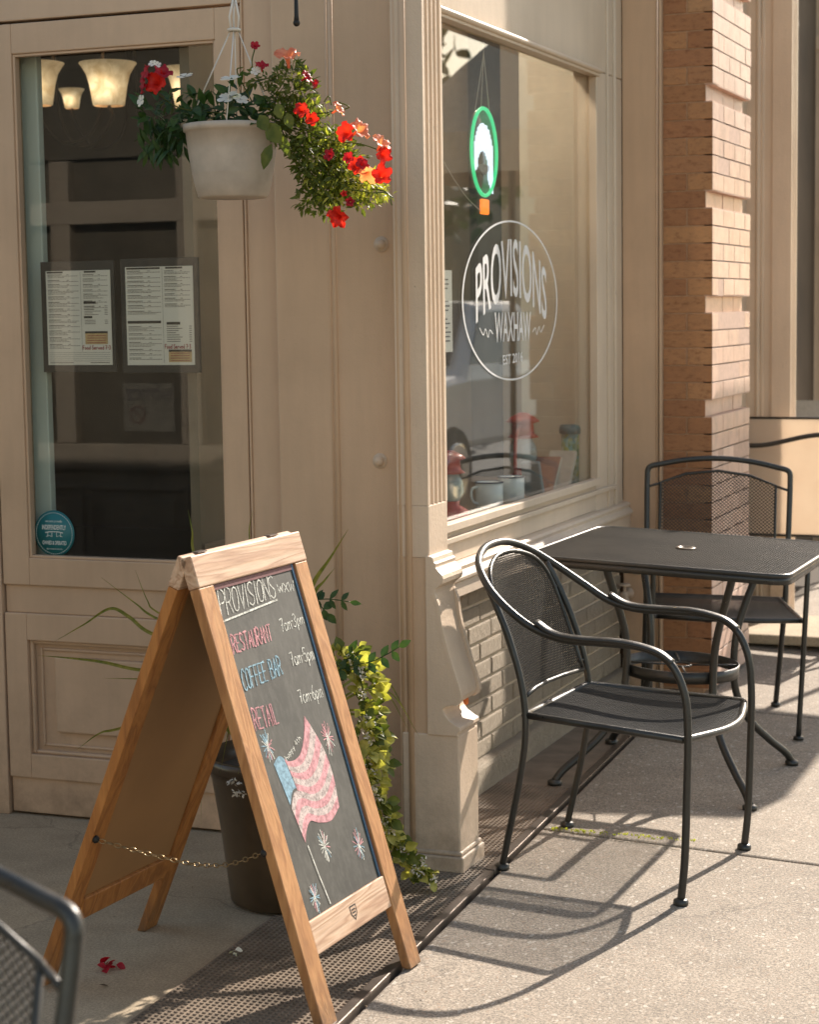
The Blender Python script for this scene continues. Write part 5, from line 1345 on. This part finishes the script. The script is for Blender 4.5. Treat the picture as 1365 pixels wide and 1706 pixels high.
# mint vine cascading on the sunny side
bm, bp2, bs_ = bmesh.new(), bmesh.new(), bmesh.new()
path = [(560, 1105), (585, 1100), (600, 1130), (608, 1170), (612, 1215), (614, 1250), (618, 1290), (632, 1330), (645, 1365), (655, 1395), (672, 1425), (690, 1450), (712, 1462)]
VY = [4.42, 4.40, 4.38, 4.37, 4.36, 4.36, 4.36, 4.38, 4.42, 4.46, 4.50, 4.53, 4.55]
VP = spl([at(x, y, 1, Y) for (x, y), Y in zip(path, VY)], 8)
VP = [Vector((p.x, p.y, max(p.z, .02))) for p in VP]
tube(bs_, [PLC+Vector((.05, .0, .35)), PLC+Vector((.12, 0, .48))]+VP, .0025, 5)
for i, p in enumerate(VP):
    f = i/len(VP)
    if (i*7) % 5 == 0 and f > .12: continue
    dens = (9 if f < .5 else (3 if f < .60 else 5)); sp_ = (.030+.010*math.sin(i*.9) if f < .5 else .017)
    for k in range(dens):
        q = rv(); q = q*(sp_/max(1, q.length)); q.x = q.x*1.0+(.012 if f < .5 else 0)
        pp = p+q; pp.z = max(pp.z, .008)
        s = R.uniform(.45, 1.35)
        leaf(bm, pp, q*20+rv(.5)+Vector((.5, -.1, .1)), Vector((.5, -.5, .7))+rv(.6), .028*s, .023*s, .35, .3, 0 if R.random() < .62 else 1)
    if i % 4 == 0:
        c = p+Vector((R.uniform(.0, .03), -.02, R.uniform(-.01, .03))); c.z = max(c.z, .02)
        for k in range(16): leaf(bp2, c+rv(.010), rv(), rv(), .009, .006)
obj("mint_leaves", bm, [L_yel, L_olive], PT, recalc=False); obj("mint_blossoms", bp2, [L_pale], PT, recalc=False); obj("vine_stem", bs_, [L_olive], PT, recalc=False)
bm = bmesh.new()
def sprig(pts, Y, L, w, step=2):
    P = spl([at(x, y, 1, Y) for x, y in pts], 5); tube(bm, P, .0014, 5)
    for i in range(1, len(P)-1, step):
        t = (P[i+1]-P[i]).normalized()
        for s in (-1, 1): leaf(bm, P[i], t*.6+Vector((0, s*.25, s*.8)), Vector((.2, -1, .2))+rv(.2), L*R.uniform(.8, 1.1), w, .2, .2)
    leaf(bm, P[-1], (P[-1]-P[-2]).normalized(), Vector((.2, -1, .2)), L, w)
sprig([(560, 1118), (590, 1108), (620, 1102), (645, 1090), (665, 1078)], 4.36, .034, .019, 4); sprig([(560, 1125), (575, 1105), (585, 1085)], 4.38, .032, .017, 4); sprig([(520, 1000), (545, 998), (565, 1000), (583, 1003)], 4.42, .030, .014, 5); sprig([(525, 995), (535, 1010), (545, 1022)], 4.42, .034, .022, 6)
obj("dark_sprigs", bm, [L_dark], PT, recalc=False)
bm = bmesh.new()
for px, py in ((388, 1303), (398, 1322)):
    c = at(px, py, 1, 4.16)
    for k in range(26): leaf(bm, c+Vector((R.uniform(-.014, .014), R.uniform(-.01, .01), R.uniform(-.005, .005))), rv(), rv(), .010, .005)
obj("pale_flower_heads", bm, [L_pale], PT, recalc=False)

# ------------------------------------------------------------------ fallen petals and litter on the floor
def on_floor(px, py): return at(px, py, 2, .004)
t = tag(obj("fallen_blossom", (lambda b: ([leaf(b, on_floor(180, 1612)+Vector((R.uniform(-.022, .022), R.uniform(-.015, .015), R.uniform(.0, .008))), rv(), Vector((0, 0, 1))+rv(.5), .024, .022) for _ in range(9)], b)[1])(bmesh.new()), [F_crim], None, recalc=False), "fallen crimson blossom lying on the smooth entry floor", "fallen flower")
t = tag(obj("fallen_petal", (lambda b: ([leaf(b, on_floor(390, 1590)+rv(.006)+Vector((0, 0, .007)), rv(), Vector((0, 0, 1))+rv(.4), .022, .016) for _ in range(4)], b)[1])(bmesh.new()), [F_white], None, recalc=False), "white fallen petal at the inner edge of the tread strip", "petal")
bm = bmesh.new(); leaf(bm, on_floor(165, 1642)+Vector((0, 0, .002)), Vector((1, .3, 0)), Vector((0, 0, 1)), .022, .010); tag(obj("fallen_leaf", bm, [simple("dead_leaf", rgb(.06, .04, .02), .8)], None, recalc=False), "small dark dead leaf on the entry floor below the crimson blossom", "leaf")
bm = bmesh.new()
for _ in range(60):
    y = R.uniform(3.4, 6.8); x = edge_out(y)+R.choice((.012, -.05, R.uniform(0, .5)))+R.uniform(-.01, .01)
    leaf(bm, Vector((x, y, .006)), Vector((R.uniform(-1, 1), R.uniform(-1, 1), .1)), Vector((0, 0, 1))+rv(.3), R.uniform(.005, .014), R.uniform(.002, .005))
for _ in range(40):
    leaf(bm, Vector((R.uniform(-3.4, -2.1), R.uniform(3.3, 4.85), .004)), Vector((R.uniform(-1, 1), R.uniform(-1, 1), .1)), Vector((0, 0, 1))+rv(.3), R.uniform(.004, .012), R.uniform(.002, .004))
o = obj("leaf_litter", bm, [simple("litter", rgb(.16, .11, .06), .9)], None, recalc=False); o['kind'] = 'stuff'
bm = bmesh.new()
for _ in range(160):
    y = 5.255+R.uniform(-.006, .006); x = -1.66+.42*R.random()**1.6; leaf(bm, Vector((x, y, .002)), rv()+Vector((0, 0, .5)), rv(), .008, .005)
o = obj("moss", bm, [L_lime], None, recalc=False); o['kind'] = 'stuff'

# ------------------------------------------------------------------ beyond the pillar: screen, bench, chair, umbrella
m, ns, ls, bs = newmat("tan_fabric"); v = coords(ns, ls); c_ = ramp(ns, ls, noise(ns, ls, v, 6, 4), [(.3, rgb(.76, .66, .55)), (.7, rgb(.82, .73, .62))]); ls.new(c_, bs.inputs['Base Color']); bs.inputs['Roughness'].default_value = .9
t_ = ns.new("ShaderNodeBsdfTranslucent"); ls.new(c_, t_.inputs[0]); mx = ns.new("ShaderNodeMixShader"); mx.inputs[0].default_value = .55; ls.new(bs.outputs[0], mx.inputs[1]); ls.new(t_.outputs[0], mx.inputs[2]); ls.new(mx.outputs[0], ns["Material Output"].inputs[0]); M_fab = m
t = thing("fabric_screen", "low tan fabric screen stretched between dark rails beyond the brick pillar", "screen", (-1.57, 8.93, 0))
bm = bmesh.new(); box(bm, -.29, .29, -.003, .003, .445, .975); obj("fabric", bm, M_fab, t)
bm = bmesh.new(); tube(bm, [(-.30, 0, .980), (.30, 0, .980)], .006, 8); obj("top_rail", bm, M_iron, t)
bm = bmesh.new(); tube(bm, [(-.30, 0, .438), (.30, 0, .438)], .006, 8); obj("bottom_rail", bm, M_iron, t)
for x in (-.30, .30):
    bm = bmesh.new(); tube(bm, [(x, 0, 0), (x, 0, .985)], .012, 10); lathe(bm, [(.001, 0), (.07, 0), (.07, .008), (.001, .012)], 20, (x, 0, .055 if True else 0)); obj("post", bm, M_iron, t)
t = thing("garden_bench", "dark cast metal bench with a wavy top rail in front of the tan fabric screen", "bench", (-1.58, 8.72, .055))
bm = bmesh.new(); pts = []
for k in range(50):
    x = -.29+.58*k/49; pts.append((x, 0, .838+.026*math.sin((x+.22)*9.6-PI/2)))
tube(bm, pts, .011, 10); obj("top_rail", bm, M_iron, t)
bm = bmesh.new()
for k in range(7): box(bm, -.28, .28, -.42+.058*k, -.42+.058*k+.036, .36, .375)
obj("seat_slats", bm, M_iron, t, bevel=.003)
for s in (-.26, .26):
    bm = bmesh.new(); tube(bm, spl([(s, .02, .85), (s, .0, .6), (s, -.02, .36), (s, .06, .0)], 5), .013, 8); tube(bm, spl([(s, -.40, .36), (s*.96, -.36, .2), (s, -.42, 0)], 5), .013, 8); tube(bm, [(s, -.40, .35), (s, .04, .10)], .010, 8); obj("leg", bm, M_iron, t)
t = thing("sling_chair", "pale grey sling chair standing in front of the next shop door beyond the fabric screen", "chair", (-1.92, 10.9, 0), math.radians(-90))
M_sling = simple("grey_sling", rgb(.48, .45, .40), .6, nscale=60)
bm = bmesh.new(); A = [[(-.18-.1*h/.5, a, .42+h) for a in (-.22, .22)] for h in (0, .15, .3, .45, .53)]
for r0, r1 in zip(A, A[1:]): bm.faces.new([bm.verts.new(q) for q in (r0[0], r0[1], r1[1], r1[0])])
bmesh.ops.remove_doubles(bm, verts=bm.verts, dist=1e-5); obj("back_sling", bm, M_sling, t, solid=.004)
bm = bmesh.new(); bm.faces.new([bm.verts.new(q) for q in ((-.18, -.22, .42), (.25, -.22, .43), (.25, .22, .43), (-.18, .22, .42))]); obj("seat_sling", bm, M_sling, t, solid=.004)
for s in (-1, 1):
    bm = bmesh.new(); tube(bm, spl([(-.30, s*.235, 0), (-.22, s*.235, .40), (-.30, s*.235, .97)], 6), .012, 8); tube(bm, spl([(.28, s*.235, 0), (.26, s*.235, .43), (.20, s*.24, .62), (-.05, s*.24, .64), (-.25, s*.238, .62)], 6), .012, 8); obj("side_frame", bm, M_iron, t)
t = thing("door_display", "dark stand with a red patch beside the far shop door", "stand", (-2.20, 11.75, 0))
bm = bmesh.new(); box(bm, -.055, .04, -.04, .04, 1.02, 1.32); box(bm, -.04, .03, -.035, .035, 1.32, 1.40); obj("panel", bm, M_black, t, bevel=.02)
bm = bmesh.new(); box(bm, -.05, .0, -.046, -.041, 1.19, 1.27); obj("red_patch", bm, M_red, t)
bm = bmesh.new(); tube(bm, [(0, 0, 0), (0, 0, 1.03)], .014, 8); lathe(bm, [(.001, 0), (.14, 0), (.13, .015), (.001, .02)], 20, (0, 0, 0)); obj("pole", bm, M_iron, t)
t = thing("patio_umbrella", "cream square patio umbrella open over the pavement beside the next shop", "umbrella", (-.745, 9.9, fall(-.745)))
M_can = simple("cream_canvas", rgb(.55, .48, .38), .9, nscale=30)
bm = bmesh.new(); hx, hy = .47, .62; top = bm.verts.new((0, 0, 3.02)); cs = [bm.verts.new((sx_*hx, sy_*hy, 2.42)) for sx_, sy_ in ((-1, -1), (1, -1), (1, 1), (-1, 1))]; lo_ = [bm.verts.new((v_.co.x, v_.co.y, 2.22)) for v_ in cs]
for k in range(4): bm.faces.new((cs[k], cs[(k+1) % 4], top)); bm.faces.new((lo_[k], lo_[(k+1) % 4], cs[(k+1) % 4], cs[k]))
obj("canopy", bm, M_can, t, solid=.004)
bm = bmesh.new(); tube(bm, [(0, 0, 0), (0, 0, 3.05)], .019, 12); obj("pole", bm, M_iron, t)
bm = bmesh.new(); lathe(bm, [(.001, 0), (.24, 0), (.24, .05), (.04, .08), (.03, .3), (.001, .3)], 28); obj("base", bm, M_iron, t)
for k in range(4):
    bm = bmesh.new(); v_ = ((-1, -1), (1, -1), (1, 1), (-1, 1))[k]; tube(bm, [(0, 0, 3.0), (v_[0]*hx*.98, v_[1]*hy*.98, 2.41)], .008, 6); obj("rib", bm, M_iron, t)

# ------------------------------------------------------------------ the other side of the entry (seen reflected in the door glass)
OS = wthing("opposite_storefront", "tan panelled shop front on the other side of the entry, mirrored in the door glass", "building", (-5, .7, 0))
M_opp = paint("brown_grey_paint", rgb(.42, .35, .27))
def OB(name, L, mat=M_opp, parent=None, bevel=.006): return boxes(name, L, mat, parent or OS, bevel)
YO = .70
OB("wall_board", [(-9, -2.3, YO-.08, YO-.02, 0, .80), (-9, -2.3, YO-.02, YO+.01, 1.98, 2.10), (-9, -2.3, YO-.02, YO+.012, .66, .80), (-9, -2.3, YO-.02, YO+.02, 0, .10)])
OB("mullion", [(x, x+.12, YO-.081, YO+.006, .801, 2.319) for x in (-8.6, -7.5, -6.4, -5.72, -4.95, -4.15, -3.3, -2.42)])
bm = bmesh.new(); 
for x in (-7.3, -6.2, -5.55, -4.78, -3.9, -3.0): rect_trim(bm, x, x+.62, .16, .58, .03, YO-.02, YO-.001); box(bm, x+.09, x+.53, YO-.02, YO-.006, .24, .50)
obj("raised_panel", bm, M_opp, OS, bevel=.006)
bm = bmesh.new(); box(bm, -8.9, -2.35, YO-.062, YO-.058, .80, 2.32); box(bm, -9, -2.3, YO-.07, YO-.03, 2.33, 3.3); obj("shop_glass", bm, simple("reflection_toned_glass", rgb(.14, .12, .09), .35, var=.35, nscale=2.2), OS)  # flat beige tone stands in for reflections in this glass
OB("backing", [(-9, -2.3, YO-.5, YO-.42, 0, 3.3)], M_dark)
pn = at(232, 680, 1, 9.12)
t = wthing("notice_sheet", "white NOTICE sheet on the opposite shop front, mirrored in the door glass", "notice", (pn.x, YO-.056, pn.z-.2))
bm = bmesh.new(); box(bm, pn.x-.155, pn.x+.155, YO-.057, YO-.055, pn.z-.13, pn.z+.13); obj("sheet", bm, simple("faded_sheet", rgb(.22, .20, .16), .8, var=.2), t)
bm = text_bm("NOTICE", lambda a, b: (pn.x+.14-.28*a, YO-.0515, pn.z+.04+.06*b), .02, 0); obj("lettering", bm, M_ink, t, recalc=False)
bm = bmesh.new()
for k in range(24):
    a0, a1 = 2*PI*k/24, 2*PI*(k+1)/24; bm.faces.new([bm.verts.new((pn.x-.07+r*math.cos(a), YO-.0535, pn.z-.04+r*math.sin(a))) for r, a in ((.05, a0), (.05, a1), (.038, a1), (.038, a0))])
bm.faces.new([bm.verts.new((pn.x-.07+a, YO-.0532, pn.z-.04+b)) for a, b in ((-.035, .028), (-.028, .035), (.035, -.028), (.028, -.035))]); obj("no_entry_symbol", bm, simple("faded_ink", rgb(.16, .10, .08), .8), t, recalc=False)

# ------------------------------------------------------------------ street side (seen reflected in the display window)
t = thing("parked_pickup", "white pickup parked along the kerb, mirrored in the display window", "pickup", (2.55, 16.9, -.25))
M_car = simple("white_car_paint", rgb(.72, .72, .72), .18, var=.02, bmp=0); M_cg = simple("car_glass", rgb(.02, .025, .03), .06); M_ty = simple("tyre_rubber", rgb(.02, .02, .02), .8); M_ch = simple("chrome", rgb(.6, .6, .6), .15, .9)
bm = bmesh.new()
prof = [(-2.6, .55), (-2.62, .85), (-2.5, 1.12), (-1.35, 1.20), (-.55, 1.80), (.75, 1.82), (1.0, 1.22), (2.6, 1.20), (2.6, .55)]
A = []; Bq = []
def cw_(z): return .95 if z < 1.3 else .76
A = [bm.verts.new((-cw_(z), y, z)) for y, z in prof]; Bq = [bm.verts.new((cw_(z), y, z)) for y, z in prof]
n = len(prof)
for k in range(n): bm.faces.new((A[k], A[(k+1) % n], Bq[(k+1) % n], Bq[k]))
bm.faces.new(A[::-1]); bm.faces.new(Bq); obj("body", bm, M_car, t, bevel=.07)
bm = bmesh.new(); bm.faces.new([bm.verts.new(q) for q in ((-.80, -1.30, 1.27), (.80, -1.30, 1.27), (.68, -.60, 1.79), (-.68, -.60, 1.79))]); obj("windscreen", bm, M_cg, t, solid=.02)
for s in (-1, 1):
    bm = bmesh.new(); bm.faces.new([bm.verts.new(q) for q in ((s*.935, -1.15, 1.27), (s*.80, -.52, 1.72), (s*.80, .68, 1.72), (s*.935, .88, 1.27))]); obj("side_window", bm, M_cg, t, solid=.02)
    for y in (-1.65, 1.7):
        bm = bmesh.new(); lathe(bm, [(.001, -.13), (.36, -.13), (.39, -.08), (.39, .08), (.36, .13), (.001, .13)], 32, (s*.86, y, .39), Matrix.Rotation(PI/2, 3, 'Y')); w_ = obj("tyre", bm, M_ty, t)
        bm = bmesh.new(); lathe(bm, [(.001, .10), (.22, .135), (.24, .14), (.24, -.14), (.22, -.135), (.001, -.10)], 24, (s*.87, y, .39), Matrix.Rotation(PI/2, 3, 'Y')); obj("rim", bm, M_ch, t)
    bm = bmesh.new(); box(bm, s*.78-.13, s*.78+.13, -2.66, -2.60, .82, .98); obj("headlight", bm, M_ch, t, bevel=.02)
bm = bmesh.new(); box(bm, -.60, .60, -2.665, -2.61, .70, 1.02); obj("grille", bm, M_black, t, bevel=.02)
bm = bmesh.new(); box(bm, -.96, .96, -2.76, -2.60, .42, .62); obj("bumper", bm, M_ch, t, bevel=.04)
t = thing("street_building", "pale painted brick building across the street, mirrored in the display window", "building", (15, 34, -.3))
M_pb = simple("pale_brick", rgb(.42, .36, .27), .85, nscale=4)
bm = bmesh.new(); box(bm, -7, 7, 0, 8, 0, 4.2); box(bm, -7.1, 7.1, -.1, 8.1, 4.2, 4.5); obj("wall", bm, M_pb, t)
for x in (-5.2, -2.2, .8, 3.8):
    bm = bmesh.new(); box(bm, x, x+1.6, -.03, .02, 1.0, 2.9); w_ = obj("window", bm, M_cg, t); bm = bmesh.new(); rect_trim(bm, x-.08, x+1.68, .92, 2.98, .08, -.06, .0); obj("frame", bm, M_white, w_)
def tree(x, y, h, r, label):
    t = thing("street_tree", label, "tree", (x, y, -.3), 0, "trees across the street")
    bm = bmesh.new(); tube(bm, spl([(0, 0, 0), (.1, 0, h*.3), (-.05, .1, h*.6), (0, 0, h*.9)], 4), [max(.04, .24*(1-i/14)) for i in range(13)], 10)
    for k in range(6):
        a = k*1.05; tube(bm, [(0, 0, h*(.35+.07*k)), (math.cos(a)*r*.5, math.sin(a)*r*.5, h*(.5+.07*k))], [.09, .03], 6)
    obj("trunk", bm, simple("bark", rgb(.12, .08, .05), .9), t)
    bm = bmesh.new()
    cl_ = [Vector((R.uniform(-1, 1)*r*.75, R.uniform(-1, 1)*r*.75, h*R.uniform(.45, 1.05))) for _ in range(34)]
    for c in cl_:
        for _ in range(130):
            q = rv(); q = q*(r*.38/max(.6, q.length)); leaf(bm, c+q, rv(), rv()+Vector((0, 0, .6)), .30, .2)
    obj("crown", bm, [L_dark, ], t, recalc=False)
tree(8.8, 27, 8, 3.0, "leafy street tree nearest the pickup across the street"); tree(13.5, 31, 9, 3.4, "taller street tree in front of the pale brick building"); tree(20, 40, 10, 4, "farthest street tree beyond the pale brick building")
